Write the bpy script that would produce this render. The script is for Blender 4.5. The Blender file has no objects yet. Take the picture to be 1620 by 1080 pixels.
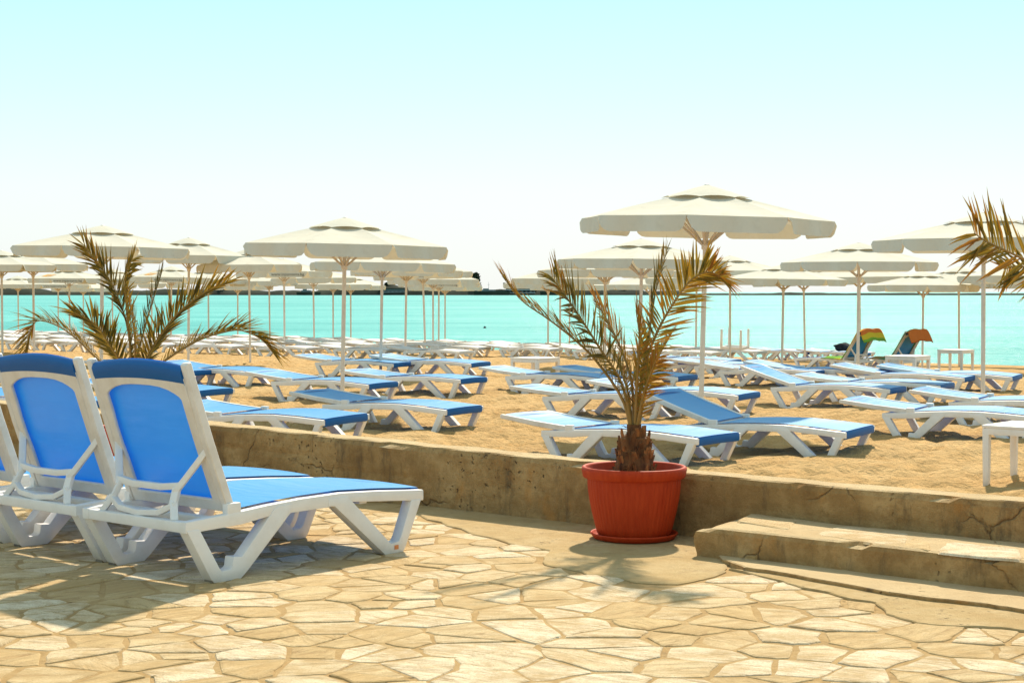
import bpy, bmesh, math, random
from mathutils import Vector, Matrix, noise
R = math.radians
rnd = random.Random(7)
scene = bpy.context.scene
COL = scene.collection

# ------------------------------------------------------------------ camera, sky, sun, exposure
CAM_H, FPX, HOR = 1.25, 2650.0, 461.0            # eye height, focal length in photo pixels, horizon row
PITCH = math.atan((540 - HOR) / FPX)
cam = bpy.data.cameras.new('camera'); cam_ob = bpy.data.objects.new('camera', cam); COL.objects.link(cam_ob)
cam.sensor_width = 36; cam.lens = 36 * FPX / 1620; cam.clip_start = 0.1; cam.clip_end = 9000
cam_ob.location = (0, 0, CAM_H); cam_ob.rotation_euler = (math.pi / 2 - PITCH, 0, 0)
scene.camera = cam_ob

SUN_EL, SUN_AZ = R(44), R(12)                    # azimuth measured from +Y towards +X
world = bpy.data.worlds.new('World'); scene.world = world; world.use_nodes = True
nt = world.node_tree; nt.nodes.clear()
sky = nt.nodes.new('ShaderNodeTexSky'); sky.sky_type = 'NISHITA'; sky.sun_disc = False
sky.sun_elevation = SUN_EL; sky.sun_rotation = SUN_AZ; sky.altitude = 0
sky.air_density = 1.0; sky.dust_density = 1.4; sky.ozone_density = 1.0
tint = nt.nodes.new('ShaderNodeMix'); tint.data_type = 'RGBA'; tint.blend_type = 'MULTIPLY'; tint.inputs[0].default_value = 1
tint.inputs[7].default_value = (0.50, 0.66, 0.66, 1)
bg = nt.nodes.new('ShaderNodeBackground'); bg.inputs[1].default_value = 0.080
out = nt.nodes.new('ShaderNodeOutputWorld')
# horizon haze all round; the stops above it are lifted to add fill light
tc = nt.nodes.new('ShaderNodeTexCoord'); sx = nt.nodes.new('ShaderNodeSeparateXYZ'); nt.links.new(tc.outputs['Generated'], sx.inputs[0])
hz = nt.nodes.new('ShaderNodeValToRGB'); e = hz.color_ramp.elements
HAZE_FILL = [(0.0, (0.635, 0.645, 0.645)), (0.06, (0.62, 0.66, 0.665)), (0.115, (0.50, 0.68, 0.70)), (0.18, (0.38, 0.66, 0.70)), (0.45, (0.40, 0.55, 0.60)), (1.0, (0.38, 0.47, 0.52))]
e[0].position, e[0].color = HAZE_FILL[0][0], (*HAZE_FILL[0][1], 1); e[1].position, e[1].color = HAZE_FILL[-1][0], (*HAZE_FILL[-1][1], 1)
for p_, c_ in HAZE_FILL[1:-1]: e.new(p_).color = (*c_, 1)
nt.links.new(sx.outputs[2], hz.inputs[0])
sc_ = nt.nodes.new('ShaderNodeMix'); sc_.data_type = 'RGBA'; sc_.blend_type = 'MULTIPLY'; sc_.inputs[0].default_value = 1; sc_.inputs[7].default_value = (10, 10, 10, 1); sc_.clamp_result = False
nt.links.new(hz.outputs[0], sc_.inputs[6])
hm = nt.nodes.new('ShaderNodeMix'); hm.data_type = 'RGBA'; hm.inputs[0].default_value = 0.82
nt.links.new(sc_.outputs[2], hm.inputs[7]); nt.links.new(tint.outputs[2], hm.inputs[6])
nt.links.new(sky.outputs[0], tint.inputs[6]); nt.links.new(hm.outputs[2], bg.inputs[0]); nt.links.new(bg.outputs[0], out.inputs[0])

sun = bpy.data.lights.new('sun', 'SUN'); sun.energy = 3.3; sun.angle = R(1.6); sun.color = (1.0, 0.885, 0.71)
sun_ob = bpy.data.objects.new('sun', sun); COL.objects.link(sun_ob)
sd = Vector((math.sin(SUN_AZ) * math.cos(SUN_EL), math.cos(SUN_AZ) * math.cos(SUN_EL), math.sin(SUN_EL)))
sun_ob.rotation_euler = sd.to_track_quat('Z', 'Y').to_euler()
vs = scene.view_settings
vs.view_transform = 'Standard'; vs.look = 'None'; vs.gamma = 1.0; vs.use_curve_mapping = False; vs.exposure = 1.0
scene.cycles.max_bounces = 8; scene.cycles.transparent_max_bounces = 8

# ------------------------------------------------------------------ the lie of the land
# the beach is laid out along the low wall: W runs along it (left/far to right/near), N runs from it to the sea
W = Vector((0.758, -0.652, 0)); N = Vector((0.652, 0.758, 0))
P0 = Vector((-0.035, 9.28, 0)); NW = N.dot(P0)
SEA_Z = -0.86
def sand_z(n):
    if n < 20: return -0.28
    if n < 43: t = (n - 20) / 23; return -0.28 - 0.47 * t * t * (1.4 - 0.4 * t)
    return -0.75 - 0.05 * (n - 43)
def ray(px, py):
    u = (px - 810) / FPX; v = (540 - py) / FPX; c, s = math.cos(PITCH), math.sin(PITCH)
    return Vector((u, c + v * s, -s + v * c))
def at(px, py, z=0.0):                          # ground point seen at a photo pixel, on the level z
    r = ray(px, py); t = (z - CAM_H) / r.z
    return Vector((0, 0, CAM_H)) + r * t
def on_sand(px, py, dz=0.0):
    z = -0.28
    for _ in range(12): p = at(px, py, z + dz); z = 0.6 * z + 0.4 * sand_z(N.dot(p))
    p.z = sand_z(N.dot(p)); return p
def along(px, n):                               # point on the beach line at distance n from the origin, seen at column px
    u = (px - 810) / FPX; y = n / (0.652 * u + 0.758)
    return Vector((u * y, y, sand_z(n)))
def at_depth(px, py, y):
    r = ray(px, py); t = y / r.y
    return Vector((0, 0, CAM_H)) + r * t

# ------------------------------------------------------------------ helpers
def tag(o, label=None, cat=None, group=None, kind=None):
    if label: o['label'] = label
    if cat: o['category'] = cat
    if group: o['group'] = group
    if kind: o['kind'] = kind
    return o
def link(name, data, parent=None, loc=None):
    o = bpy.data.objects.new(name, data); COL.objects.link(o)
    if parent is not None: o.parent = parent
    if loc is not None: o.location = loc
    return o
def empty(name, loc=(0, 0, 0), rz=0):
    o = link(name, None, None, loc); o.rotation_euler = (0, 0, rz); o.empty_display_size = 0.1
    return o
def copy_tree(o, parent=None):
    c = o.copy(); COL.objects.link(c); c.parent = parent
    for ch in list(o.children): copy_tree(ch, c)
    return c

class MB:
    def __init__(s): s.v = []; s.f = []
    def add(s, vs, fs):
        b = len(s.v); s.v += [tuple(x) for x in vs]; s.f += [tuple(i + b for i in f) for f in fs]
    def box(s, c, size, rot=None):
        c = Vector(c); h = Vector(size) / 2; vs = []
        for x in (-1, 1):
            for y in (-1, 1):
                for z in (-1, 1):
                    p = Vector((x * h.x, y * h.y, z * h.z))
                    if rot is not None: p = rot @ p
                    vs.append(c + p)
        s.add(vs, [(0, 1, 3, 2), (4, 6, 7, 5), (0, 4, 5, 1), (2, 3, 7, 6), (0, 2, 6, 4), (1, 5, 7, 3)])
    def prism(s, poly, fn, a, b):               # poly in 2D, fn(p, q, t) -> 3D, extruded from t=a to t=b
        n = len(poly)
        s.add([fn(p, q, a) for p, q in poly] + [fn(p, q, b) for p, q in poly],
              [tuple(range(n))[::-1], tuple(range(n, 2 * n))] + [(i, (i + 1) % n, n + (i + 1) % n, n + i) for i in range(n)])
    def tube(s, pts, rad, n=8, cap=True):
        pts = [Vector(p) for p in pts]; rings = []
        up = Vector((0, 0, 1))
        for i, p in enumerate(pts):
            t = (pts[min(i + 1, len(pts) - 1)] - pts[max(i - 1, 0)]).normalized()
            a = t.cross(up)
            if a.length < 1e-3: a = t.cross(Vector((1, 0, 0)))
            a.normalize(); b = t.cross(a)
            r = rad[i] if isinstance(rad, (list, tuple)) else rad
            rings.append([p + (a * math.cos(k * 2 * math.pi / n) + b * math.sin(k * 2 * math.pi / n)) * r for k in range(n)])
        vs = [q for rg in rings for q in rg]; fs = []
        for i in range(len(pts) - 1):
            for k in range(n):
                fs.append((i * n + k, i * n + (k + 1) % n, (i + 1) * n + (k + 1) % n, (i + 1) * n + k))
        if cap: fs += [tuple(range(n)), tuple(range((len(pts) - 1) * n, len(pts) * n))[::-1]]
        s.add(vs, fs)
    def lathe(s, prof, n=48, mod=None):
        m = len(prof); vs = []
        for k in range(n):
            a = k * 2 * math.pi / n
            for (r, z) in prof:
                rr = r if mod is None else mod(r, z, a)
                vs.append((rr * math.cos(a), rr * math.sin(a), z))
        s.add(vs, [(k * m + i, ((k + 1) % n) * m + i, ((k + 1) % n) * m + i + 1, k * m + i + 1) for k in range(n) for i in range(m - 1)])
    def grid(s, fn, nu, nv):                    # fn(i/nu, j/nv)
        s.add([fn(i / nu, j / nv) for i in range(nu + 1) for j in range(nv + 1)],
              [(i * (nv + 1) + j, (i + 1) * (nv + 1) + j, (i + 1) * (nv + 1) + j + 1, i * (nv + 1) + j + 1) for i in range(nu) for j in range(nv)])
    def mesh(s, name, mat, bevel=0, smooth=False, fix=True, seg=2):
        me = bpy.data.meshes.new(name); me.from_pydata(s.v, [], s.f)
        bm = bmesh.new(); bm.from_mesh(me)
        if fix: bmesh.ops.recalc_face_normals(bm, faces=bm.faces)
        if bevel:
            es = [e for e in bm.edges if len(e.link_faces) == 2 and e.calc_face_angle(0) > 0.35]
            bmesh.ops.bevel(bm, geom=es, offset=bevel, segments=seg, affect='EDGES', profile=0.6, clamp_overlap=True)
        bm.to_mesh(me); bm.free()
        if mat: me.materials.append(mat)
        if smooth:
            me.polygons.foreach_set('use_smooth', [True] * len(me.polygons))
            if bevel or smooth == 'angle': 
                try: me.set_sharp_from_angle(angle=R(40))
                except Exception: pass
        return me
    def build(s, name, mat, parent=None, loc=None, **k):
        return link(name, s.mesh(name, mat, **k), parent, loc)

def fbm(p, o=4):
    return noise.fractal(Vector(p), 1.0, 2.0, o)

# ------------------------------------------------------------------ materials
def new_mat(name):
    m = bpy.data.materials.new(name); m.use_nodes = True
    nt = m.node_tree; nt.nodes.clear()
    return m, nt, nt.nodes.new('ShaderNodeOutputMaterial')
def nd(nt, typ, **k):
    n = nt.nodes.new(typ)
    for a, b in k.items(): setattr(n, a, b)
    return n
def ramp(nt, fac, stops):
    r = nd(nt, 'ShaderNodeValToRGB'); e = r.color_ramp.elements
    e[0].position, e[0].color = stops[0][0], (*stops[0][1], 1)
    e[1].position, e[1].color = stops[-1][0], (*stops[-1][1], 1)
    for p, c in stops[1:-1]:
        x = e.new(p); x.color = (*c, 1)
    nt.links.new(fac, r.inputs[0]); return r.outputs[0]
def noise_tex(nt, vec, scale, detail=6, rough=0.55, dist=0.0):
    n = nd(nt, 'ShaderNodeTexNoise'); n.inputs['Scale'].default_value = scale; n.inputs['Detail'].default_value = detail
    n.inputs['Roughness'].default_value = rough; n.inputs['Distortion'].default_value = dist
    if vec is not None: nt.links.new(vec, n.inputs['Vector'])
    return n.outputs[0]
def noise_col(nt, vec, scale):
    n = nd(nt, 'ShaderNodeTexNoise'); n.inputs['Scale'].default_value = scale; n.inputs['Detail'].default_value = 5; nt.links.new(vec, n.inputs['Vector'])
    return n.outputs['Color']
def mapping(nt, vec, scale=(1, 1, 1), rot=(0, 0, 0), loc=(0, 0, 0)):
    m = nd(nt, 'ShaderNodeMapping'); m.inputs['Scale'].default_value = scale; m.inputs['Rotation'].default_value = rot; m.inputs['Location'].default_value = loc
    nt.links.new(vec, m.inputs['Vector']); return m.outputs[0]
def mix(nt, fac, a, b, mode='MIX'):
    m = nd(nt, 'ShaderNodeMix', data_type='RGBA', blend_type=mode)
    for s, x in ((0, fac), (6, a), (7, b)):
        if isinstance(x, (int, float)): m.inputs[s].default_value = x
        elif isinstance(x, tuple): m.inputs[s].default_value = (*x, 1) if len(x) == 3 else x
        else: nt.links.new(x, m.inputs[s])
    return m.outputs[2]
def math_n(nt, op, a, b=0.0, clamp=False):
    m = nd(nt, 'ShaderNodeMath', operation=op, use_clamp=clamp)
    for s, x in ((0, a), (1, b)):
        if isinstance(x, (int, float)): m.inputs[s].default_value = x
        else: nt.links.new(x, m.inputs[s])
    return m.outputs[0]
def bump(nt, h, strength=0.3, dist=0.01, normal=None):
    b = nd(nt, 'ShaderNodeBump'); b.inputs['Strength'].default_value = strength; b.inputs['Distance'].default_value = dist
    nt.links.new(h, b.inputs['Height'])
    if normal is not None: nt.links.new(normal, b.inputs['Normal'])
    return b.outputs[0]
def principled(nt, out, col, rough=0.6, spec=0.4, normal=None, **k):
    p = nd(nt, 'ShaderNodeBsdfPrincipled')
    if isinstance(col, tuple): p.inputs['Base Color'].default_value = (*col, 1)
    else: nt.links.new(col, p.inputs['Base Color'])
    if isinstance(rough, (int, float)): p.inputs['Roughness'].default_value = rough
    else: nt.links.new(rough, p.inputs['Roughness'])
    p.inputs['Specular IOR Level'].default_value = spec
    if normal is not None: nt.links.new(normal, p.inputs['Normal'])
    for a, b in k.items(): p.inputs[a.replace('_', ' ')].default_value = b
    if out is not None: nt.links.new(p.outputs[0], out.inputs[0])
    return p
def coords(nt, kind='Object'):
    return nd(nt, 'ShaderNodeTexCoord').outputs[kind]
def world_pos(nt):
    return nd(nt, 'ShaderNodeNewGeometry').outputs['Position']
def obj_random(nt):
    return nd(nt, 'ShaderNodeObjectInfo').outputs['Random']

def mat_plastic(name, col, rough=0.4, dirt=0.25, dirtcol=(0.42, 0.33, 0.22)):
    m, nt, out = new_mat(name); c = coords(nt)
    n1 = noise_tex(nt, c, 9, 6, 0.65); n2 = noise_tex(nt, c, 70, 3)
    f = math_n(nt, 'MULTIPLY', ramp(nt, n1, [(0.45, (0, 0, 0)), (0.8, (1, 1, 1))]), dirt)
    col_ = mix(nt, f, col, dirtcol)
    sz = nd(nt, 'ShaderNodeSeparateXYZ'); nt.links.new(c, sz.inputs[0])
    low = math_n(nt, 'MULTIPLY', ramp(nt, sz.outputs[2], [(0.0, (1, 1, 1)), (0.10, (0, 0, 0))]), math_n(nt, 'MULTIPLY', n1, dirt * 2.2))
    col_ = mix(nt, low, col_, dirtcol)
    r = math_n(nt, 'ADD', math_n(nt, 'MULTIPLY', n1, 0.25), rough - 0.12)
    principled(nt, out, col_, r, 0.45, bump(nt, n2, 0.06, 0.002)); return m
def mat_fabric(name, col, trans, tcol, rough=0.55, spec=0.3, weave=900, var=0.12, stain=None):
    m, nt, out = new_mat(name); c = coords(nt)
    n1 = noise_tex(nt, c, 3.5, 5, 0.6); wv = noise_tex(nt, mapping(nt, c, (1, 0.06, 1)), weave, 1)
    colv = mix(nt, math_n(nt, 'MULTIPLY', n1, var * 2), col, tuple(x * 0.62 for x in col))
    if stain:
        n3 = noise_tex(nt, mapping(nt, c, (1, 1, 1), loc=(3, 1, 2)), 5, 6, 0.7)
        colv = mix(nt, math_n(nt, 'MULTIPLY', ramp(nt, n3, [(0.52, (0, 0, 0)), (0.75, (1, 1, 1))]), 0.35), colv, stain)
    rp = noise_tex(nt, mapping(nt, c, (5, 1.2, 2)), 1.6, 3)
    p = principled(nt, None, colv, rough, spec, bump(nt, wv, 0.12, 0.001, bump(nt, rp, 0.35, 0.03)))
    t = nd(nt, 'ShaderNodeBsdfTranslucent'); t.inputs[0].default_value = (*tcol, 1)
    ms = nd(nt, 'ShaderNodeMixShader'); ms.inputs[0].default_value = trans
    nt.links.new(p.outputs[0], ms.inputs[1]); nt.links.new(t.outputs[0], ms.inputs[2]); nt.links.new(ms.outputs[0], out.inputs[0])
    return m

M = {}
M['white'] = mat_plastic('white_plastic', (0.80, 0.77, 0.73), 0.42, 0.22)
M['rubber'] = mat_plastic('black_rubber', (0.02, 0.02, 0.02), 0.6, 0.3)
M['sling'] = mat_fabric('blue_sling', (0.038, 0.45, 0.98), 0.33, (0.006, 0.085, 0.48), 0.36, 0.8, var=0.22, stain=(0.07, 0.50, 0.95))
M['band'] = mat_fabric('shaded_blue_band', (0.004, 0.115, 0.38), 0.08, (0.01, 0.12, 0.4), 0.5, 0.25)  # sling fabric in a darker blue: paints in the shade on its doubled ends
M['white_sling'] = mat_fabric('white_sling', (0.74, 0.74, 0.72), 0.2, (0.6, 0.6, 0.55), 0.6, 0.3)
M['canvas'] = mat_fabric('cream_canvas', (0.74, 0.71, 0.595), 0.24, (0.42, 0.40, 0.30), 0.8, 0.1, var=0.10, stain=(0.44, 0.40, 0.29))
M['pole'] = mat_plastic('pole_paint', (0.74, 0.68, 0.60), 0.5, 0.35, (0.34, 0.26, 0.19))
M['orange'] = mat_fabric('orange_print', (0.82, 0.42, 0.08), 0.25, (0.7, 0.35, 0.05), 0.7, 0.1)
M['ink'] = mat_plastic('grey_ink', (0.10, 0.10, 0.08), 0.8, 0.0)
M['sticker'] = mat_plastic('orange_sticker', (0.75, 0.22, 0.05), 0.5, 0.2)

def mat_sand():
    m, nt, out = new_mat('beach_sand'); c = world_pos(nt)
    n1 = noise_tex(nt, c, 0.8, 6, 0.6); n2 = noise_tex(nt, c, 7, 8, 0.65); n3 = noise_tex(nt, c, 260, 3)
    base = ramp(nt, n1, [(0.3, (0.50, 0.305, 0.115)), (0.5, (0.57, 0.365, 0.15)), (0.7, (0.63, 0.425, 0.195))])
    base = mix(nt, math_n(nt, 'MULTIPLY', ramp(nt, n2, [(0.35, (1, 1, 1)), (0.55, (0, 0, 0))]), 0.35), base, (0.40, 0.205, 0.055))
    base = mix(nt, math_n(nt, 'MULTIPLY', n3, 0.25), base, (0.33, 0.21, 0.10))
    # wet sand by the water
    sx = nd(nt, 'ShaderNodeSeparateXYZ'); nt.links.new(c, sx.inputs[0])
    wet = ramp(nt, math_n(nt, 'ADD', sx.outputs[2], 1.0), [(0.16, (1, 1, 1)), (0.23, (0, 0, 0))])
    base = mix(nt, math_n(nt, 'MULTIPLY', wet, 0.7), base, (0.24, 0.15, 0.07))
    h = math_n(nt, 'ADD', math_n(nt, 'MULTIPLY', noise_tex(nt, c, 10, 7, 0.6), 1.0), math_n(nt, 'MULTIPLY', n3, 0.06))
    principled(nt, out, base, 0.92, 0.12, bump(nt, h, 0.95, 0.085)); return m
M['sand'] = mat_sand()

def mat_concrete(name, base, dark, light, stain=(0.09, 0.07, 0.045), rust=(0.36, 0.17, 0.05), sc=1.0, sunlit_dust=None, cracks=False):
    m, nt, out = new_mat(name); c = world_pos(nt)
    n1 = noise_tex(nt, c, 2.6 * sc, 10, 0.68); n2 = noise_tex(nt, c, 17 * sc, 10, 0.78); n3 = noise_tex(nt, c, 120, 4)
    col = ramp(nt, n1, [(0.32, dark), (0.5, base), (0.68, light)])
    col = mix(nt, math_n(nt, 'MULTIPLY', ramp(nt, n2, [(0.38, (1, 1, 1)), (0.56, (0, 0, 0))]), 0.6), col, dark)
    drip = noise_tex(nt, mapping(nt, c, (5, 5, 1.2), loc=(4, 2, 0)), 1.6, 7, 0.7)
    col = mix(nt, math_n(nt, 'MULTIPLY', ramp(nt, drip, [(0.54, (0, 0, 0)), (0.70, (1, 1, 1))]), 0.75), col, stain)
    ru = noise_tex(nt, mapping(nt, c, (3, 3, 2.0), loc=(9, 7, 1)), 1.7, 6, 0.6)
    col = mix(nt, math_n(nt, 'MULTIPLY', ramp(nt, ru, [(0.58, (0, 0, 0)), (0.72, (1, 1, 1))]), 0.5), col, rust)
    sp = nd(nt, 'ShaderNodeTexVoronoi'); sp.inputs['Scale'].default_value = 24; wp = nd(nt, 'ShaderNodeVectorMath', operation='MULTIPLY_ADD'); nt.links.new(noise_col(nt, c, 30), wp.inputs[0]); wp.inputs[1].default_value = (0.06, 0.06, 0.06); nt.links.new(c, wp.inputs[2]); nt.links.new(wp.outputs[0], sp.inputs['Vector'])
    gate = ramp(nt, noise_tex(nt, c, 1.3, 2), [(0.52, (0, 0, 0)), (0.62, (1, 1, 1))])
    pits = math_n(nt, 'MULTIPLY', ramp(nt, sp.outputs['Distance'], [(0.10, (1, 1, 1)), (0.22, (0, 0, 0))]), gate)
    col = mix(nt, math_n(nt, 'MULTIPLY', pits, 0.8), col, (0.035, 0.03, 0.022))
    if cracks:
        cv = nd(nt, 'ShaderNodeTexVoronoi', feature='DISTANCE_TO_EDGE'); cv.inputs['Scale'].default_value = 0.9
        w2 = nd(nt, 'ShaderNodeVectorMath', operation='MULTIPLY_ADD'); nt.links.new(noise_col(nt, c, 6), w2.inputs[0]); w2.inputs[1].default_value = (0.16, 0.16, 0.16); nt.links.new(c, w2.inputs[2]); nt.links.new(w2.outputs[0], cv.inputs['Vector'])
        ck = math_n(nt, 'MULTIPLY', ramp(nt, cv.outputs['Distance'], [(0.001, (1, 1, 1)), (0.005, (0, 0, 0))]), ramp(nt, noise_tex(nt, c, 2.1, 2), [(0.48, (0, 0, 0)), (0.58, (1, 1, 1))]))
        col = mix(nt, math_n(nt, 'MULTIPLY', ck, 0.5), col, (0.08, 0.055, 0.035)); pits = math_n(nt, 'MAXIMUM', pits, ck)
    if sunlit_dust:
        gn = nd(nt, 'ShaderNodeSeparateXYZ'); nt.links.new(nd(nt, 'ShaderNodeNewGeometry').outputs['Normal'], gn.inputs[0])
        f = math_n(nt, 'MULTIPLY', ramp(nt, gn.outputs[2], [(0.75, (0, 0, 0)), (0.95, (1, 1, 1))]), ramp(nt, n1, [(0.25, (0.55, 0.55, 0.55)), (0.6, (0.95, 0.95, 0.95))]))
        col = mix(nt, f, col, sunlit_dust)  # sandy dust colour, paled on upward faces to paint in their sunlit look
    h = math_n(nt, 'SUBTRACT', math_n(nt, 'ADD', n2, math_n(nt, 'MULTIPLY', n3, 0.35)), math_n(nt, 'MULTIPLY', pits, 0.8))
    principled(nt, out, col, 0.9, 0.15, bump(nt, h, 0.9, 0.016)); return m
M['wall'] = mat_concrete('old_concrete', (0.45, 0.275, 0.11), (0.27, 0.15, 0.055), (0.57, 0.375, 0.17), rust=(0.58, 0.25, 0.055), sunlit_dust=(0.60, 0.45, 0.25), cracks=True)
M['apron'] = mat_concrete('sandy_concrete', (0.50, 0.355, 0.17), (0.43, 0.285, 0.12), (0.56, 0.42, 0.225), stain=(0.33, 0.23, 0.115), rust=(0.50, 0.33, 0.13))
M['mortar'] = mat_concrete('sandy_mortar', (0.50, 0.325, 0.14), (0.42, 0.26, 0.10), (0.57, 0.395, 0.19), stain=(0.32, 0.21, 0.10), rust=(0.45, 0.26, 0.09), sc=2)

def mat_stone():
    m, nt, out = new_mat('flagstone'); c = coords(nt); r = obj_random(nt)
    rot = nd(nt, 'ShaderNodeVectorRotate', rotation_type='Z_AXIS'); nt.links.new(c, rot.inputs['Vector'])
    nt.links.new(math_n(nt, 'MULTIPLY', math_n(nt, 'SUBTRACT', r, 0.5), 2.0), rot.inputs['Angle'])
    off = nd(nt, 'ShaderNodeVectorMath', operation='ADD'); nt.links.new(rot.outputs[0], off.inputs[0])
    cb = nd(nt, 'ShaderNodeCombineXYZ')
    for i in range(3): nt.links.new(math_n(nt, 'MULTIPLY', r, 37.0 + 11 * i), cb.inputs[i])
    nt.links.new(cb.outputs[0], off.inputs[1]); v = off.outputs[0]
    streak = noise_tex(nt, mapping(nt, v, (4.5, 17, 6)), 1.0, 10, 0.74, 1.1)
    blot = noise_tex(nt, v, 9, 10, 0.72); grain = noise_tex(nt, v, 150, 5, 0.7)
    hue = ramp(nt, r, [(0.0, (0.56, 0.38, 0.17)), (0.3, (0.66, 0.49, 0.26)), (0.55, (0.74, 0.58, 0.355)), (0.8, (0.82, 0.695, 0.49)), (1.0, (0.62, 0.44, 0.21))])
    col = mix(nt, math_n(nt, 'MULTIPLY', ramp(nt, streak, [(0.36, (1, 1, 1)), (0.50, (0, 0, 0))]), 0.7), hue, (0.30, 0.17, 0.06))
    col = mix(nt, math_n(nt, 'MULTIPLY', ramp(nt, streak, [(0.56, (0, 0, 0)), (0.74, (1, 1, 1))]), 0.55), col, (0.80, 0.69, 0.50))
    col = mix(nt, math_n(nt, 'MULTIPLY', ramp(nt, blot, [(0.48, (0, 0, 0)), (0.68, (1, 1, 1))]), 0.55), col, (0.50, 0.32, 0.13))
    col = mix(nt, ramp(nt, grain, [(0.30, (0.75, 0.75, 0.75)), (0.48, (0.0, 0.0, 0.0))]), col, (0.33, 0.205, 0.08))
    wd = noise_tex(nt, world_pos(nt), 3.2, 10, 0.72)                 # sand trodden over the stones
    col = mix(nt, math_n(nt, 'MULTIPLY', ramp(nt, wd, [(0.47, (0, 0, 0)), (0.62, (1, 1, 1))]), 0.72), col, (0.50, 0.325, 0.135))
    h = math_n(nt, 'ADD', streak, math_n(nt, 'MULTIPLY', grain, 0.2))
    principled(nt, out, col, 0.85, 0.2, bump(nt, h, 1.0, 0.02)); return m
M['stone'] = mat_stone()

def mat_water():
    m, nt, out = new_mat('sea_water'); c = world_pos(nt)
    n1 = noise_tex(nt, mapping(nt, c, (0.35, 0.9, 1), (0, 0, R(-20))), 1.0, 6, 0.6)
    n2 = noise_tex(nt, mapping(nt, c, (0.012, 0.05, 1), (0, 0, R(-8))), 1.0, 5, 0.6)
    n3 = noise_tex(nt, mapping(nt, c, (1.4, 3.2, 1), (0, 0, R(15))), 1.0, 5, 0.6)
    n4 = noise_tex(nt, mapping(nt, c, (0.06, 0.30, 1), (0, 0, R(-14))), 1.0, 7, 0.65)
    n2 = math_n(nt, 'ADD', math_n(nt, 'MULTIPLY', n2, 0.5), math_n(nt, 'MULTIPLY', n4, 0.5))
    h = math_n(nt, 'ADD', n1, math_n(nt, 'MULTIPLY', n3, 0.4))
    col = ramp(nt, n2, [(0.38, (0.070, 0.335, 0.318)), (0.5, (0.125, 0.44, 0.415)), (0.62, (0.175, 0.51, 0.48))])
    b = bump(nt, h, 0.8, 0.35)
    d = nd(nt, 'ShaderNodeBsdfDiffuse'); nt.links.new(col, d.inputs[0]); nt.links.new(b, d.inputs['Normal'])
    g = nd(nt, 'ShaderNodeBsdfGlossy'); g.inputs['Roughness'].default_value = 0.22; nt.links.new(b, g.inputs['Normal'])
    fr = nd(nt, 'ShaderNodeFresnel'); fr.inputs[0].default_value = 1.33; nt.links.new(b, fr.inputs['Normal'])
    f = math_n(nt, 'MULTIPLY', fr.outputs[0], 0.30)
    ms = nd(nt, 'ShaderNodeMixShader'); nt.links.new(f, ms.inputs[0]); nt.links.new(d.outputs[0], ms.inputs[1]); nt.links.new(g.outputs[0], ms.inputs[2])
    nt.links.new(ms.outputs[0], out.inputs[0]); return m
M['water'] = mat_water()

def mat_simple(name, a, b, sc=6, rough=0.8, spec=0.2, bs=0.3, bd=0.01, stretch=(1, 1, 1)):
    m, nt, out = new_mat(name); c = mapping(nt, coords(nt), stretch)
    n = noise_tex(nt, c, sc, 7, 0.65)
    principled(nt, out, ramp(nt, n, [(0.35, a), (0.65, b)]), rough, spec, bump(nt, n, bs, bd)); return m
M['pot'] = mat_simple('red_pot_plastic', (0.38, 0.030, 0.004), (0.47, 0.048, 0.008), 5, 0.6, 0.22, 0.05, 0.003, (6, 6, 0.7))
M['soil'] = mat_simple('dark_soil', (0.035, 0.022, 0.014), (0.10, 0.065, 0.04), 40, 0.95, 0.1, 0.9, 0.02)
M['bark'] = mat_simple('palm_bark', (0.035, 0.014, 0.007), (0.26, 0.105, 0.035), 16, 0.85, 0.2, 0.9, 0.012, (1, 1, 0.35))
M['bark_light'] = mat_simple('palm_bark_light', (0.12, 0.04, 0.012), (0.40, 0.16, 0.05), 22, 0.85, 0.2, 0.9, 0.010, (1, 1, 0.3))
M['rachis'] = mat_simple('palm_rachis', (0.20, 0.13, 0.03), (0.34, 0.19, 0.05), 8, 0.5, 0.4, 0.2, 0.004)
M['land'] = mat_simple('far_land', (0.018, 0.024, 0.018), (0.05, 0.055, 0.04), 0.05, 0.95, 0.05)
M['far_leaf'] = mat_simple('far_foliage', (0.012, 0.022, 0.012), (0.03, 0.045, 0.025), 0.6, 0.95, 0.05)
M['far_wall'] = mat_simple('far_walls', (0.10, 0.115, 0.12), (0.17, 0.18, 0.18), 0.3, 0.9, 0.1)
M['far_pale'] = mat_simple('far_pale', (0.55, 0.55, 0.53), (0.7, 0.7, 0.68), 0.3, 0.8, 0.1)
M['dark_cloth'] = mat_simple('dark_cloth', (0.012, 0.016, 0.022), (0.04, 0.05, 0.06), 9, 0.85, 0.15)
def mat_leaf():
    m, nt, out = new_mat('palm_leaflets')
    at_ = nd(nt, 'ShaderNodeAttribute', attribute_name='tone').outputs['Fac']
    col = ramp(nt, at_, [(0.0, (0.045, 0.042, 0.010)), (0.35, (0.105, 0.100, 0.016)), (0.7, (0.23, 0.165, 0.020)), (1.0, (0.33, 0.13, 0.018))])
    tc = mix(nt, 0.4, col, (0.42, 0.20, 0.015))
    p = principled(nt, None, col, 0.5, 0.3)
    t = nd(nt, 'ShaderNodeBsdfTranslucent'); nt.links.new(tc, t.inputs[0])
    ms = nd(nt, 'ShaderNodeMixShader'); ms.inputs[0].default_value = 0.38
    nt.links.new(p.outputs[0], ms.inputs[1]); nt.links.new(t.outputs[0], ms.inputs[2]); nt.links.new(ms.outputs[0], out.inputs[0])
    return m
M['leaf'] = mat_leaf()
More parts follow.
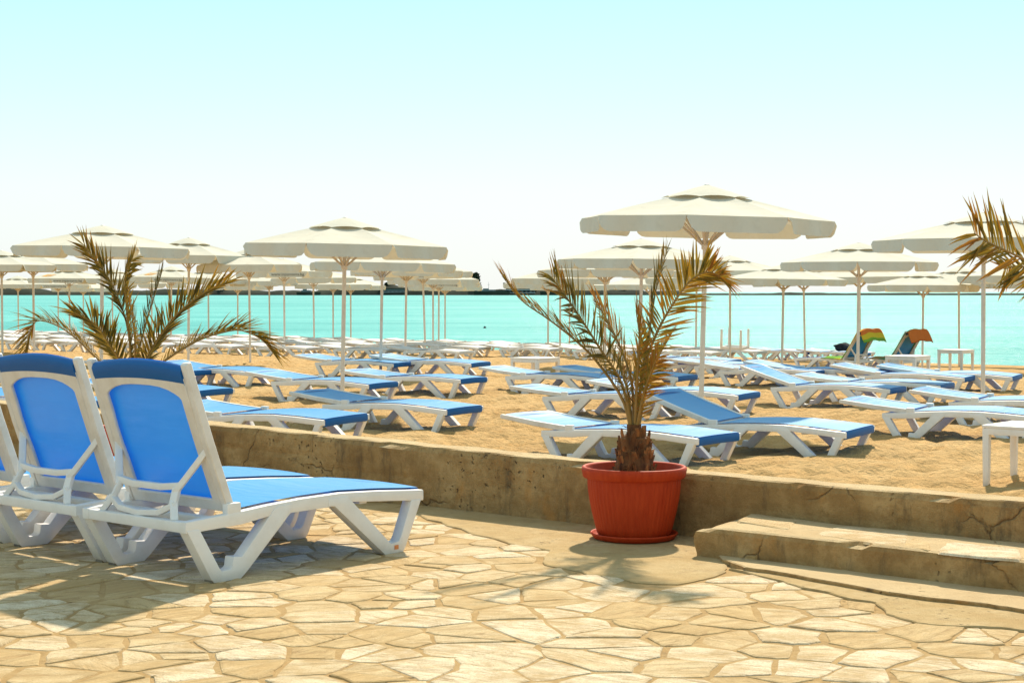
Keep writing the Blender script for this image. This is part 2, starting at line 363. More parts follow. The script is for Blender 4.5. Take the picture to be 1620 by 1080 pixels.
def mat_towel(name, stops, axis=0, freq=1.0, trans=0.15):
    m, nt, out = new_mat(name)
    at_ = nd(nt, 'ShaderNodeAttribute', attribute_name='run').outputs['Fac']
    r = ramp(nt, at_, stops)
    for n in nt.nodes:
        if n.bl_idname == 'ShaderNodeValToRGB': n.color_ramp.interpolation = 'CONSTANT'
    w = noise_tex(nt, coords(nt), 300, 3)
    principled(nt, out, mix(nt, math_n(nt, 'MULTIPLY', w, 0.4), r, (0.12, 0.08, 0.03)), 0.95, 0.05, bump(nt, w, 0.5, 0.004)); return m
Y_, G_, O_, T_ = (0.62, 0.50, 0.04), (0.16, 0.40, 0.05), (0.62, 0.17, 0.035), (0.03, 0.25, 0.13)
M['towel_a'] = mat_towel('yellow_green_towel', [(0, G_), (0.18, Y_), (0.30, G_), (0.42, Y_), (0.70, O_), (0.82, Y_), (0.93, G_)])
M['towel_b'] = mat_towel('green_orange_towel', [(0, (0.30, 0.20, 0.07)), (0.14, T_), (0.40, G_), (0.60, T_), (0.70, O_), (0.98, (0.5, 0.12, 0.03))])

# ------------------------------------------------------------------ ground: paving, sand, sea
def wall_top_z(w):                               # the wall is a little taller at its far left end
    return 0.345 - 0.0135 * max(-6, min(w, 1.5))
def wn(w, n, z): return P0 + W * w + N * n + Vector((0, 0, z))

b = MB()
b.add([wn(-40, 0.1, 0), wn(12, 0.1, 0), wn(12, -16, 0), wn(-40, -16, 0)], [(0, 1, 2, 3)])
paving = b.build('paving', M['mortar']); tag(paving, kind='structure')

def inside(p, poly):
    c = False; n = len(poly)
    for i in range(n):
        a, b2 = poly[i], poly[(i + 1) % n]
        if (a[1] > p[1]) != (b2[1] > p[1]) and p[0] < (b2[0] - a[0]) * (p[1] - a[1]) / (b2[1] - a[1]) + a[0]: c = not c
    return c
AP_PX = [(640, 790), (668, 812), (735, 838), (800, 852), (868, 866), (858, 884), (905, 897), (960, 905), (1010, 915), (1072, 918), (1120, 909), (1140, 903),
         (1150, 893), (1128, 868), (1160, 800), (1000, 760), (640, 700)]
AP2_PX = [(1143, 886), (1180, 898), (1260, 911), (1340, 926), (1405, 938), (1480, 948), (1560, 957), (1640, 969), (2250, 1056), (2250, 940), (1110, 820), (1120, 862)]
AP3_PX = [(1150, 895), (1215, 908), (1270, 924), (1330, 938), (1385, 948), (1402, 966), (1452, 980), (1520, 985), (1600, 988), (1700, 1000), (2250, 1070), (2250, 1016), (1640, 950), (1400, 920)]
def px_poly(px): return [(p.x, p.y) for p in (at(x, y, 0.02) for x, y in px)]
AP, AP2, AP3 = px_poly(AP_PX), px_poly(AP2_PX), px_poly(AP3_PX)
def slab(name, poly, z0, z1, mat, seed, jit=0.018, ncut=5):
    r = random.Random(seed); pts = []
    for i, p in enumerate(poly):
        q = poly[(i + 1) % len(poly)]
        for k in range(ncut):
            t = k / ncut; x, y = p[0] + (q[0] - p[0]) * t, p[1] + (q[1] - p[1]) * t
            d = fbm((x * 6, y * 6, seed), 3) * jit * 2
            pts.append((x + d, y + d * 0.7))
    m = MB(); n = len(pts)
    cx = sum(p[0] for p in pts) / n; cy = sum(p[1] for p in pts) / n
    ins = [(x + (cx - x) * 0.012, y + (cy - y) * 0.012) for x, y in pts]
    m.add([(x, y, z0) for x, y in pts] + [(x, y, z1 - 0.004) for x, y in pts] + [(x, y, z1) for x, y in ins],
          [(i, (i + 1) % n, n + (i + 1) % n, n + i) for i in range(n)] + [(n + i, n + (i + 1) % n, 2 * n + (i + 1) % n, 2 * n + i) for i in range(n)] + [tuple(range(2 * n, 3 * n))])
    o = m.build(name, mat); tag(o, kind='structure'); return o
slab('concrete_apron', AP, -0.01, 0.0085, M['apron'], 3, 0.022)
slab('mortar_apron', AP3, -0.01, 0.0105, M['apron'], 11, 0.012)
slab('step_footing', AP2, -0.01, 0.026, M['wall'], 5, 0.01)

# flagstones, each its own piece
def clip_half(poly, m, d):
    res = []
    for i in range(len(poly)):
        a, b2 = poly[i], poly[(i + 1) % len(poly)]
        da = (a[0] - m[0]) * d[0] + (a[1] - m[1]) * d[1]; db = (b2[0] - m[0]) * d[0] + (b2[1] - m[1]) * d[1]
        if da <= 0: res.append(a)
        if (da <= 0) != (db <= 0):
            t = da / (da - db); res.append((a[0] + (b2[0] - a[0]) * t, a[1] + (b2[1] - a[1]) * t))
    return res
sp = 0.182; pts = []
yy = 4.3; row = 0
while yy < 13.5:
    xx = -6.0 + (row % 2) * sp / 2
    while xx < 5.0:
        p = (xx + rnd.uniform(-0.5, 0.5) * sp, yy + rnd.uniform(-0.5, 0.5) * sp)
        k_ = rnd.random()
        if k_ > 0.20: pts.append(p)
        if k_ > 0.88: pts.append((p[0] + rnd.uniform(-0.13, 0.13), p[1] + rnd.uniform(-0.13, 0.13)))
        xx += sp * 1.22
    yy += sp; row += 1
stones = []
for i, p in enumerate(pts):
    n_ = N.x * p[0] + N.y * p[1] - NW
    if n_ > -0.06: continue
    if abs(p[0]) > 0.306 * p[1] + 0.9 or p[1] < 4.6: continue
    if any(inside(p, q) for q in (AP, AP2, AP3)): continue
    poly = [(p[0] - 0.5, p[1] - 0.5), (p[0] + 0.5, p[1] - 0.5), (p[0] + 0.5, p[1] + 0.5), (p[0] - 0.5, p[1] + 0.5)]
    for j, q in enumerate(pts):
        if j == i: continue
        dx, dy = q[0] - p[0], q[1] - p[1]
        if dx * dx + dy * dy < 0.9: poly = clip_half(poly, ((p[0] + q[0]) / 2, (p[1] + q[1]) / 2), (dx, dy))
        if len(poly) < 3: break
    if len(poly) < 3: continue
    cx = sum(a[0] for a in poly) / len(poly); cy = sum(a[1] for a in poly) / len(poly)
    # even out tiny edges, shrink for the joint, roughen the outline
    rad = sum(math.hypot(a[0] - cx, a[1] - cy) for a in poly) / len(poly)
    if rad < 0.05: continue
    gap = rnd.uniform(0.004, 0.018)
    dense = []
    for k in range(len(poly)):
        a, c2 = poly[k], poly[(k + 1) % len(poly)]
        L = math.hypot(a[0] - c2[0], a[1] - c2[1])
        if L < 0.03: dense.append(((a[0] + c2[0]) / 2, (a[1] + c2[1]) / 2)); continue
        dense += [(a[0] + (c2[0] - a[0]) * t, a[1] + (c2[1] - a[1]) * t) for t in ((0.05, 0.35, 0.68, 0.95) if L > 0.2 else ((0.05, 0.5, 0.95) if L > 0.1 else (0.1, 0.9)))]
    outl = []
    for x, y in dense:
        dx, dy = x - cx, y - cy; L = math.hypot(dx, dy) or 1
        k = 1 - gap / L + rnd.uniform(-0.085, 0.03)
        outl.append((dx * k, dy * k))
    vis = -abs(cx) * 0.001 + rad * rad / (cy * cy * cy) if abs(cx) < 0.306 * cy + 0.12 and cy > 5.2 else -1 + rad * 0.01
    stones.append((vis, cx, cy, outl))
stones.sort(key=lambda s: -s[0])
def stone_geo(m, outl, off, r):
    n = len(outl); h = r.uniform(0.001, 0.0075); tx, ty = r.uniform(-0.012, 0.012), r.uniform(-0.012, 0.012)
    ring = lambda k, z: [(off[0] + x * k, off[1] + y * k, z + (x * tx + y * ty if z > 0 else 0)) for x, y in outl]
    m.add(ring(1.06, -0.006) + ring(1.0, h * 0.6) + ring(0.90, h),
          [(i, (i + 1) % n, n + (i + 1) % n, n + i) for i in range(n)] + [(n + i, n + (i + 1) % n, 2 * n + (i + 1) % n, 2 * n + i) for i in range(n)] + [tuple(range(2 * n, 3 * n))])
rest = MB()
for k, (_, cx, cy, outl) in enumerate(stones):
    if k < 300:
        m = MB(); stone_geo(m, outl, (0, 0), rnd)
        m.build('paving_stone', M['stone'], paving, (cx, cy, 0))
    else: stone_geo(rest, outl, (cx, cy), rnd)
if rest.f: tag(rest.build('paving_stones_beyond', M['stone'], paving), kind='stuff')

# sand: one sheet from the wall to below the water
def sand_h(p, n):
    a = 1.0 if n < 28 else max(0.2, 1 - (n - 28) / 14)
    x, y = p.x, p.y
    h = fbm((x * 0.55, y * 0.55, 1.7), 3) * 0.05
    h += fbm((x * 2.3, y * 2.3, 4.1), 3) * 0.020
    c = noise.voronoi(Vector((x * 3.1, y * 3.1, 0.3)))[0][0]
    h += (min(c, 0.55) - 0.35) * 0.22               # trampled hollows
    c2 = noise.voronoi(Vector((x * 6.5 + 3, y * 6.5, 7.3)))[0][0]
    h += (min(c2, 0.6) - 0.4) * 0.06
    return h * a
ns = []; n = NW + 0.12; st = 0.06
while n < 60: ns.append(n); n += st; st = min(st * 1.012, 0.4)
ws = []; w = -75.0
while w < 24:
    ws.append(w); w += 0.065 if -11 < w < 5 else (0.16 if -32 < w < 9 else 0.45)
b = MB()
sv = []
for n in ns:
    for w in ws:
        p = P0 + W * w + N * (n - NW)
        edge = max(0.0, 1 - (n - NW) / 0.9)
        sv.append((p.x, p.y, sand_z(n) + (sand_h(p, n) if n < 48 else 0) + edge * 0.03))
nw_ = len(ws)
b.v = sv; b.f = [(i * nw_ + j, i * nw_ + j + 1, (i + 1) * nw_ + j + 1, (i + 1) * nw_ + j) for i in range(len(ns) - 1) for j in range(nw_ - 1)]
sand = b.build('sand', M['sand'], smooth=True, fix=False); tag(sand, kind='structure')

b = MB()
b.grid(lambda u, v: (-4500 + 9000 * u, 28 + 6500 * v * v, SEA_Z), 10, 30)
sea = b.build('sea', M['water'], fix=False); tag(sea, kind='structure')

# ------------------------------------------------------------------ far shore
FY = 927.0
def far(px, py=467, dy=0): return at_depth(px, py, FY + dy)
b = MB(); nx = 260
def land_pt(u, v):
    X = -420 + 820 * u
    top = 2.6 + 2.6 * max(0, fbm((X * 0.02, 3.3, 0), 4)) + 0.7 * fbm((X * 0.15, 9.1, 0), 3)
    if X > 95: top *= 0.4
    if -110 < X < 75: top *= 1.35 + 0.5 * fbm((X * 0.09, 2.2, 5), 3)
    z = [-1.4, 0.1, 0.75, 1.0, 0.9, -1.4][round(v * 5)]
    y = [-1, 1, 6, 18, 40, 60][round(v * 5)]
    return (X, FY + y + 3 * fbm((X * 0.03, 5, 2), 3), SEA_Z + (z * top if z > 0 else z))
b.grid(land_pt, nx, 5)
tag(b.build('headland', M['land'], smooth=True), kind='structure')

def far_tree(px, base_py, top_py, wpx, label, seed):
    r = random.Random(seed); base = far(px, 466, 14); top = far(px, top_py, 14); hgt = top.z - base.z + 1.0; wd = wpx * FY / FPX
    t = empty('far_tree', base - Vector((0, 0, 1.0)))
    m = MB(); m.tube([(0, 0, 0), (0.15, 0, hgt * 0.4), (0, 0, hgt * 0.8)], [wd * 0.06, wd * 0.045, wd * 0.015], 6)
    for k in range(4):
        a = r.uniform(0, 6.28); m.tube([(0.1, 0, hgt * 0.4), (math.cos(a) * wd * 0.3, math.sin(a) * wd * 0.3, hgt * 0.7)], [wd * 0.03, wd * 0.01], 5)
    m.build('trunk', M['bark'], t)
    m = MB()
    for k in range(380):
        a, zz = r.uniform(0, 6.28), r.uniform(0.3, 1.0); cl = 0.5 + 0.5 * noise.noise(Vector((math.cos(a) * 1.5, math.sin(a) * 1.5, zz * 4 + seed)))
        rr = wd * 0.5 * math.sqrt(max(0.05, 1 - ((zz - 0.6) / 0.42) ** 2)) * r.uniform(0.3, 1) * (0.45 + 0.75 * cl)
        c = Vector((rr * math.cos(a), rr * math.sin(a), zz * hgt)); s = wd * r.uniform(0.05, 0.10)
        d1 = Vector((r.uniform(-1, 1), r.uniform(-1, 1), r.uniform(-1, 1))).normalized() * s; d2 = d1.cross(Vector((r.uniform(-1, 1), r.uniform(-1, 1), 0.4))).normalized() * s
        m.add([c - d1 - d2, c + d1 - d2 * 0.6, c + d1 + d2, c - d1 + d2 * 0.7], [(0, 1, 2, 3)])
    m.build('crown', M['far_leaf'], t, fix=False)
    return tag(t, label, 'tree', 'trees on the far shore')
for i, (px, ty, wpx, lab) in enumerate([
    (753, 432, 19, 'tallest dark tree on the far shore, right of the left umbrellas'),
    (846, 441, 30, 'broad dark tree behind the far waterfront building, left of the central palm'),
    (880, 446, 22, 'dark far shore tree just right of the far waterfront building'),
    (968, 453, 16, 'leftmost of the small far trees seen below the umbrella behind the palm'),
    (985, 449, 18, 'middle of the small far trees seen below the umbrella behind the palm'),
    (1000, 455, 14, 'rightmost of the small far trees seen below the umbrella behind the palm'),
    (356, 435, 12, 'dark far tree seen above white umbrellas right of the left palm'),
    (614, 448, 24, 'dark far tree between the umbrella poles left of the sandy gap')]):
    far_tree(px, 466, ty, wpx, lab, 20 + i)

def far_building(name, px0, px1, top_py, storeys, label, mat, dy=4):
    a = far(px0, 466, dy); c = far(px1, 466, dy); wd = c.x - a.x; ht = far(px0, top_py, dy).z - SEA_Z
    t = empty(name, ((a.x + c.x) / 2, FY + dy, SEA_Z))
    m = MB(); m.box((0, 4, ht * 0.44), (wd, 8, ht * 0.88)); m.build('wall', mat, t)
    m = MB(); m.box((-wd * 0.03, 4, ht * 0.94), (wd * 1.12, 9.4, ht * 0.10)); m.build('roof', M['land'], t)
    for s in range(storeys):
        z = ht * (0.16 + 0.72 * (s + 0.5) / storeys)
        m = MB(); m.box((0, -0.5, z - ht * 0.09), (wd * 1.04, 1.0, ht * 0.03)); m.build('balcony', M['far_pale'], t)
        k = max(2, int(wd / 2.2))
        for j in range(k):
            m = MB(); m.box((-wd / 2 + wd * (j + 0.5) / k, -0.03, z + ht * 0.02), (wd / k * 0.55, 0.1, ht * 0.12)); m.build('window', M['dark_cloth'], t)
    return tag(t, label, 'building')
far_building('waterfront_building', 800, 846, 447, 3, 'grey multi-storey waterfront building on the far shore left of the central palm', M['far_wall'])
far_building('harbour_shed', 762, 800, 459, 1, 'low grey harbour shed on the far shore right of the tall far tree', M['far_wall'], 2)
far_building('harbour_shed', 602, 640, 456, 1, 'long low harbour shed on the far shore between the umbrella poles', M['far_wall'], 2)
def moored_ship(px0, px1, deck_py, mast_px, mast_py, label):
    a = far(px0, 467, -12); c = far(px1, 467, -12); L = (c.x - a.x) * 0.98; t = empty('moored_ship', ((a.x + c.x) / 2, FY - 12, SEA_Z))
    h = far(px0, deck_py, -12).z - SEA_Z
    m = MB(); m.prism([(-L / 2, -0.3), (L / 2 - L * 0.06, -0.3), (L / 2, h), (-L / 2 - L * 0.03, h)], lambda p, q, w: (p, w, q), -1.6, 1.6); m.build('hull', M['land'], t)
    m = MB(); m.box((-L * 0.12, 0, h + 0.5), (L * 0.4, 2.4, 1.0)); m.box((-L * 0.18, 0, h + 1.3), (L * 0.16, 2, 0.7)); m.build('cabin', M['far_wall'], t)
    for mp, my in zip(mast_px, mast_py):
        q = far(mp, my, -12); x = q.x - t.location.x
        m = MB(); m.tube([(x, 0, h * 0.8), (x, 0, q.z - SEA_Z)], [0.13, 0.06], 6); m.box((x, 0, (q.z - SEA_Z) * 0.8), (1.3, 0.1, 0.1)); m.build('mast', M['far_wall'], t)
    return tag(t, label, 'ship')
moored_ship(750, 808, 461, (758, 773), (440, 446), 'dark moored ship with two thin masts right of the tall far tree')
moored_ship(855, 898, 461, (876,), (428,), 'dark moored ship with one tall mast behind the central palm fronds')
moored_ship(470, 508, 462, (488,), (458,), 'low dark moored ship seen between the left umbrella poles')

def buoy(px, py, r, label):
    p = at(px, py, SEA_Z); m = MB()
    m.lathe([(0.001, -r * 0.8), (r * 0.7, -r * 0.6), (r, 0), (r * 0.8, r * 0.65), (r * 0.3, r * 0.95), (r * 0.22, r * 1.25), (0.001, r * 1.3)], 20)
    tag(m.build('buoy', M['dark_cloth'], None, p + Vector((0, 0, r * 0.2)), smooth=True), label, 'buoy', 'buoys in the bay')
buoy(767, 519, 0.085, 'small dark round buoy floating in the open water at the gap')
buoy(156, 499, 0.14, 'dark round buoy floating behind the left palm, beside an umbrella pole')

# ------------------------------------------------------------------ low concrete wall and step
def wall_mesh():
    m = MB(); w0, w1, dw = -16.0, 8.0, 0.05; nw2 = int((w1 - w0) / dw); T = 0.19
    cs = [(0, t / 12) for t in range(13)] + [(1, 0.12), (1, 0.35), (1, 0.65), (1, 0.9)] + [(2, 1.0), (2, 0.5), (2, 0.0)]
    nc = len(cs)
    for i in range(nw2 + 1):
        w = w0 + i * dw; zt = wall_top_z(w) + 0.004 * fbm((w * 2.2, 7, 7), 3)
        for j, (side, t) in enumerate(cs):
            if side == 0:
                n, z = 0.0, -0.03 + (zt + 0.03) * t
                n += 0.010 * fbm((w * 2.5, z * 5, 1.0), 4)
                if w < -1.62:
                    for g in (0.115, 0.235): n += 0.010 * math.exp(-((z - g - 0.006 * fbm((w, 2, g))) / 0.010) ** 2)
                else: n += 0.005 * math.exp(-((z - 0.17 - 0.01 * fbm((w * 0.8, 3, 0))) / 0.012) ** 2)
                n += 0.016 * math.exp(-((w + 1.62) / 0.03) ** 2)
                if t == 1: 
                    chip = max(0, fbm((w * 3.3, 5.5, 2.0), 4) - 0.18) * 0.10
                    n += 0.012 + chip; z -= 0.006 + chip * 0.45
            elif side == 1:
                chip = max(0, fbm((w * 3.3, 5.5, 2.0), 4) - 0.18) * 0.10 if t < 0.2 else 0
                n, z = T * t + chip, zt + 0.004 * fbm((w * 4, t * 3, 9), 3)
            else: n, z = T, zt * t - 0.02
            m.v.append(tuple(wn(w, n, z)))
    m.f = [(i * nc + j, (i + 1) * nc + j, (i + 1) * nc + j + 1, i * nc + j + 1) for i in range(nw2) for j in range(nc - 1)]
    m.f += [tuple(range(nc)), tuple(nw2 * nc + j for j in range(nc))[::-1]]
    return m
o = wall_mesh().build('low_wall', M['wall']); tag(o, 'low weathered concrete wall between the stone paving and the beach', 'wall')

def step_mesh():
    m = MB(); w0, w1, dw = 1.61, 7.0, 0.04; nw2 = int((w1 - w0) / dw); D = 0.50; ZT = 0.15
    cs = [(0, t / 6) for t in range(7)] + [(1, t) for t in (0.06, 0.2, 0.4, 0.6, 0.8, 1.0)]
    nc = len(cs)
    for i in range(nw2 + 1):
        w = w0 + i * dw; e = max(0.0, 1 - (w - w0) / 0.16)
        for side, t in cs:
            chip = max(0, fbm((w * 4.3, 1.5, 6.0), 4) - 0.12) * 0.09 + e * e * 0.05
            if side == 0:
                n, z = -D, ZT * t; n += 0.007 * fbm((w * 3, z * 7, 4), 4)
                for g in (2.42, 3.17, 4.0): n += 0.012 * math.exp(-((w - g) / 0.022) ** 2)
                if t == 1: n += 0.010 + chip; z -= 0.006 + chip * 0.3
                w_ = w + 0.0
            else:
                n = -D + (D - 0.012) * t + (chip if t < 0.1 else 0); z = ZT + 0.005 * fbm((w * 3, t * 3, 8), 3) - e * e * 0.03 * (1 - t * 0.5); w_ = w
            if i == 0: w_ += 0.02 * fbm((n * 9, z * 9, 3), 3) + 0.05 * (1 - (n + D) / D) - 0.04
            m.v.append(tuple(wn(w_, n, z)))
    m.f = [(i * nc + j, (i + 1) * nc + j, (i + 1) * nc + j + 1, i * nc + j + 1) for i in range(nw2) for j in range(nc - 1)]
    # end cap
    b0 = len(m.v); m.v.append(tuple(wn(w0, -0.012, -0.01)))
    m.f.append(tuple(range(nc)) + (b0,))
    return m
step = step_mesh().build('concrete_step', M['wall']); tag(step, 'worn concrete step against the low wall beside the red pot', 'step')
def inlay(px_pts, seed):
    r = random.Random(seed); q = [at(x, y - 7, 0.15) for x, y in px_pts]; c = sum(q, Vector()) / len(q); ol = []
    for i in range(len(q)):
        a, b2 = q[i] - c, q[(i + 1) % len(q)] - c
        for t in (0.1, 0.5, 0.9): ol.append(((a.x + (b2.x - a.x) * t) * (1 + r.uniform(-0.03, 0.03)), (a.y + (b2.y - a.y) * t) * (1 + r.uniform(-0.03, 0.03))))
    m = MB(); stone_geo(m, ol, (0, 0), r); m.build('inlaid_slab', M['stone'], step, (c.x, c.y, 0.1495))
inlay([(1290, 852), (1330, 838), (1440, 848), (1430, 866), (1390, 868)], 1)
inlay([(1428, 870), (1446, 858), (1470, 866), (1472, 878)], 2)
inlay([(1482, 880), (1500, 864), (1610, 876), (1616, 893), (1560, 889)], 3)
inlay([(1165, 832), (1190, 820), (1262, 830), (1245, 845)], 4)

# ------------------------------------------------------------------ sun loungers
LX = lambda s: s - 0.57                          # s runs from the rear foot to the foot end
HW = 0.375
RAIL_PROF = [(-0.15, 0.276), (0.10, 0.290), (0.30, 0.306), (0.50, 0.317), (0.75, 0.321), (1.00, 0.308), (1.20, 0.293), (1.287, 0.288)]
def rail_top(s):
    for (a, za), (c, zc) in zip(RAIL_PROF, RAIL_PROF[1:]):
        if a <= s <= c: return za + (zc - za) * (s - a) / (c - a)
    return RAIL_PROF[0][1] if s < 0 else RAIL_PROF[-1][1]
RAIL = RAIL_PROF + [(1.287, 0.236), (1.235, 0.240), (1.0, 0.258), (0.80, 0.274), (0.72, 0.262), (0.43, 0.258), (0.36, 0.262), (0.15, 0.236), (-0.15, 0.226)]
REAR = [(-0.148, 0.24), (-0.022, 0.022), (0.0, 0.0), (0.143, 0.0), (0.182, 0.030), (0.44, 0.266), (0.44, 0.300), (0.365, 0.300), (0.335, 0.284),
        (0.152, 0.098), (0.105, 0.102), (0.098, 0.060), (0.085, 0.050), (0.042, 0.048), (0.030, 0.058), (-0.078, 0.24)]
FRONT = [(0.66, 0.300), (0.66, 0.266), (0.70, 0.262), (1.023, 0.0), (1.143, 0.0), (1.163, 0.030), (1.268, 0.245), (1.200, 0.245), (1.128, 0.078), (1.112, 0.056), (1.062, 0.050), (0.81, 0.276), (0.775, 0.303)]
def lmesh():
    d = {}
    for nm, sg in (('l', 1), ('r', -1)):
        y0, y1 = sg * HW, sg * (HW - 0.046)
        f = lambda p, q, t: (LX(p), t, q)
        m = MB(); m.prism(RAIL, f, y0, y1)
        m.box((LX(0.115), sg * (HW - 0.021), 0.308), (0.075, 0.038, 0.052))       # hinge block
        d['rail' + nm] = m.mesh('side_rail', M['white'], bevel=0.006, smooth=True)
        y0, y1 = sg * (HW + 0.004), sg * (HW - 0.058)
        for k, pl in (('rear', REAR), ('front', FRONT)):
            m = MB(); m.prism(pl, f, y0, y1); d[k + nm] = m.mesh('leg', M['white'], bevel=0.006, smooth=True)
        m = MB(); m.box((LX(0.07), sg * (HW - 0.027), 0.004), (0.135, 0.056, 0.012)); m.box((LX(1.083), sg * (HW - 0.027), 0.004), (0.112, 0.056, 0.012))
        m.box((LX(-0.004), sg * (HW - 0.027), 0.014), (0.016, 0.052, 0.026))
        d['pad' + nm] = m.mesh('foot_pad', M['rubber'])
    m = MB()
    for s, hh, zz in ((-0.122, 0.046, 0.250), (0.05, 0.03, 0.258), (0.50, 0.035, 0.272), (0.92, 0.035, 0.268)):
        m.box((LX(s), 0, zz), (0.05, 2 * HW - 0.08, hh))
    d['cross'] = m.mesh('cross_bars', M['white'], bevel=0.006, smooth=True)
    m = MB(); SW = HW - 0.040
    m.grid(lambda u, v: (LX(0.15 + 1.136 * u + 0.016 * u ** 20 * (1 - (2 * v - 1) ** 2)), -SW + 2 * SW * v, rail_top(0.15 + 1.136 * u) + 0.009 - 0.014 * math.sin(math.pi * u) * (1 - (2 * v - 1) ** 2) + 0.006 * u ** 12 * (1 - (2 * v - 1) ** 2)), 30, 10)
    d['seat'] = m.mesh('seat_sling', M['sling'], smooth=True)
    prof = [(1.236, 0.2960), (1.262, 0.2955), (1.284, 0.293), (1.291, 0.282), (1.292, 0.245), (1.285, 0.228), (1.262, 0.222), (1.240, 0.228)]
    m = MB(); nb = 12; k = len(prof)
    for i in range(nb + 1):
        v = -1 + 2 * i / nb
        for (s, z) in prof: m.v.append((LX(s + 0.016 * (1 - v * v)), v * (SW + 0.002), z + 0.006 * (1 - v * v)))
    m.f = [(i * k + j, (i + 1) * k + j, (i + 1) * k + (j + 1) % k, i * k + (j + 1) % k) for i in range(nb) for j in range(k)] + [tuple(range(k)), tuple(nb * k + j for j in range(k))[::-1]]
    d['footband'] = m.mesh('foot_band', M['band'], smooth='angle')
    # backrest, built lying back along -x from the hinge
    L = 0.685; BW = 0.352
    top = lambda v: L - 0.035 + 0.030 * (1 - (v / BW) ** 2)
    m = MB()
    curve = lambda u: 0.022 * (u / L) ** 2 * (1.0)
    for sg in (-1, 1):
        vv = [(-0.0, -0.024), (L * 0.5, -0.022 + curve(L * .5)), (L, -0.016 + curve(L)), (L + 0.006, 0.0 + curve(L)), (L, 0.020 + curve(L)), (L * 0.5, 0.020 + curve(L * .5)), (0.0, 0.018)]
        m.prism([(-p, q) for p, q in vv], lambda p, q, t: (p, t, q), sg * (BW + 0.008), sg * (BW - 0.030))
    # rear flange with the rounded opening
    def oring(a):                                # matching outer and inner points
        pass
    outer, inner = [], []
    for i in range(7): t = i / 6; outer.append((0.0 + (L - 0.06) * t, BW - 0.03)); inner.append((0.055 + (L - 0.215) * t, BW - 0.084 + 0.006 * (1 if 2 < i < 5 else 0)))
    for i in range(1, 12):
        t = i / 12; a = math.cos(math.pi * t); v = (BW - 0.03) * (1 - 2 * t); outer.append((top(v) - 0.03, v))
        vi = (BW - 0.084) * a; inner.append((L - 0.16 + 0.055 * (1 - abs(a) ** 3.2) + 0.006, vi))
    for i in range(7): t = 1 - i / 6; outer.append((0.0 + (L - 0.06) * t, -BW + 0.03)); inner.append((0.055 + (L - 0.215) * t, -BW + 0.084))
    k = len(outer)
    vz = lambda u, z: z + curve(u)
    m.add([(-u, v, vz(u, -0.020)) for u, v in outer] + [(-u, v, vz(u, -0.020)) for u, v in inner] + [(-u, v, vz(u, -0.002)) for u, v in outer] + [(-u, v, vz(u, -0.002)) for u, v in inner],
          [(i, (i + 1) % k, k + (i + 1) % k, k + i) for i in range(k)] + [(2 * k + i, 3 * k + i, 3 * k + (i + 1) % k, 2 * k + (i + 1) % k) for i in range(k)]
          + [(k + i, k + (i + 1) % k, 3 * k + (i + 1) % k, 3 * k + i) for i in range(k)] + [(i, 2 * k + i, 2 * k + (i + 1) % k, (i + 1) % k) for i in range(k)])
    d['back'] = m.mesh('backrest_frame', M['white'], bevel=0.004, smooth=True, seg=1)
    m = MB(); m.grid(lambda u, v: (-(0.01 + (top((2 * v - 1) * BW) + 0.003) * u), (2 * v - 1) * (BW - 0.033), 0.013 + 0.007 * u ** 6 + curve(L * u) - 0.010 * math.sin(math.pi * u) * (1 - (2 * v - 1) ** 2)), 18, 12)
    d['backsling'] = m.mesh('backrest_sling', M['sling'], smooth=True)
    prof = [(-0.068, 0.010), (-0.03, 0.013), (0.010, 0.016), (0.017, 0.004), (0.014, -0.012), (0.0, -0.024), (-0.03, -0.027), (-0.062, -0.024)]
    m = MB(); k = len(prof); nb = 16
    for i in range(nb + 1):
        v = (-1 + 2 * i / nb) * (BW - 0.032)
        for (s, z) in prof: m.v.append((-(top(v) + s), v, z + curve(L)))
    m.f = [(i * k + j, (i + 1) * k + j, (i + 1) * k + (j + 1) % k, i * k + (j + 1) % k) for i in range(nb) for j in range(k)] + [tuple(range(k)), tuple(nb * k + j for j in range(k))[::-1]]
    d['headband'] = m.mesh('head_band', M['band'], smooth='angle')
    return d
LM = lmesh()
HINGE = Vector((LX(0.115), 0, 0.300))
def bar(m, pts, w, h):                          # flat-sided curved bar through points (y, x, z)
    for a, c in zip(pts, pts[1:]):
        a, c = Vector(a), Vector(c); d_ = c - a; q = d_.to_track_quat('X', 'Z').to_matrix()
        m.box((a + c) / 2, (d_.length + w * 0.55, w, h), q)
LMW = dict(LM)
for k_ in ('seat', 'footband', 'backsling', 'headband'):
    LMW[k_] = LM[k_].copy(); LMW[k_].materials[0] = M['white_sling']
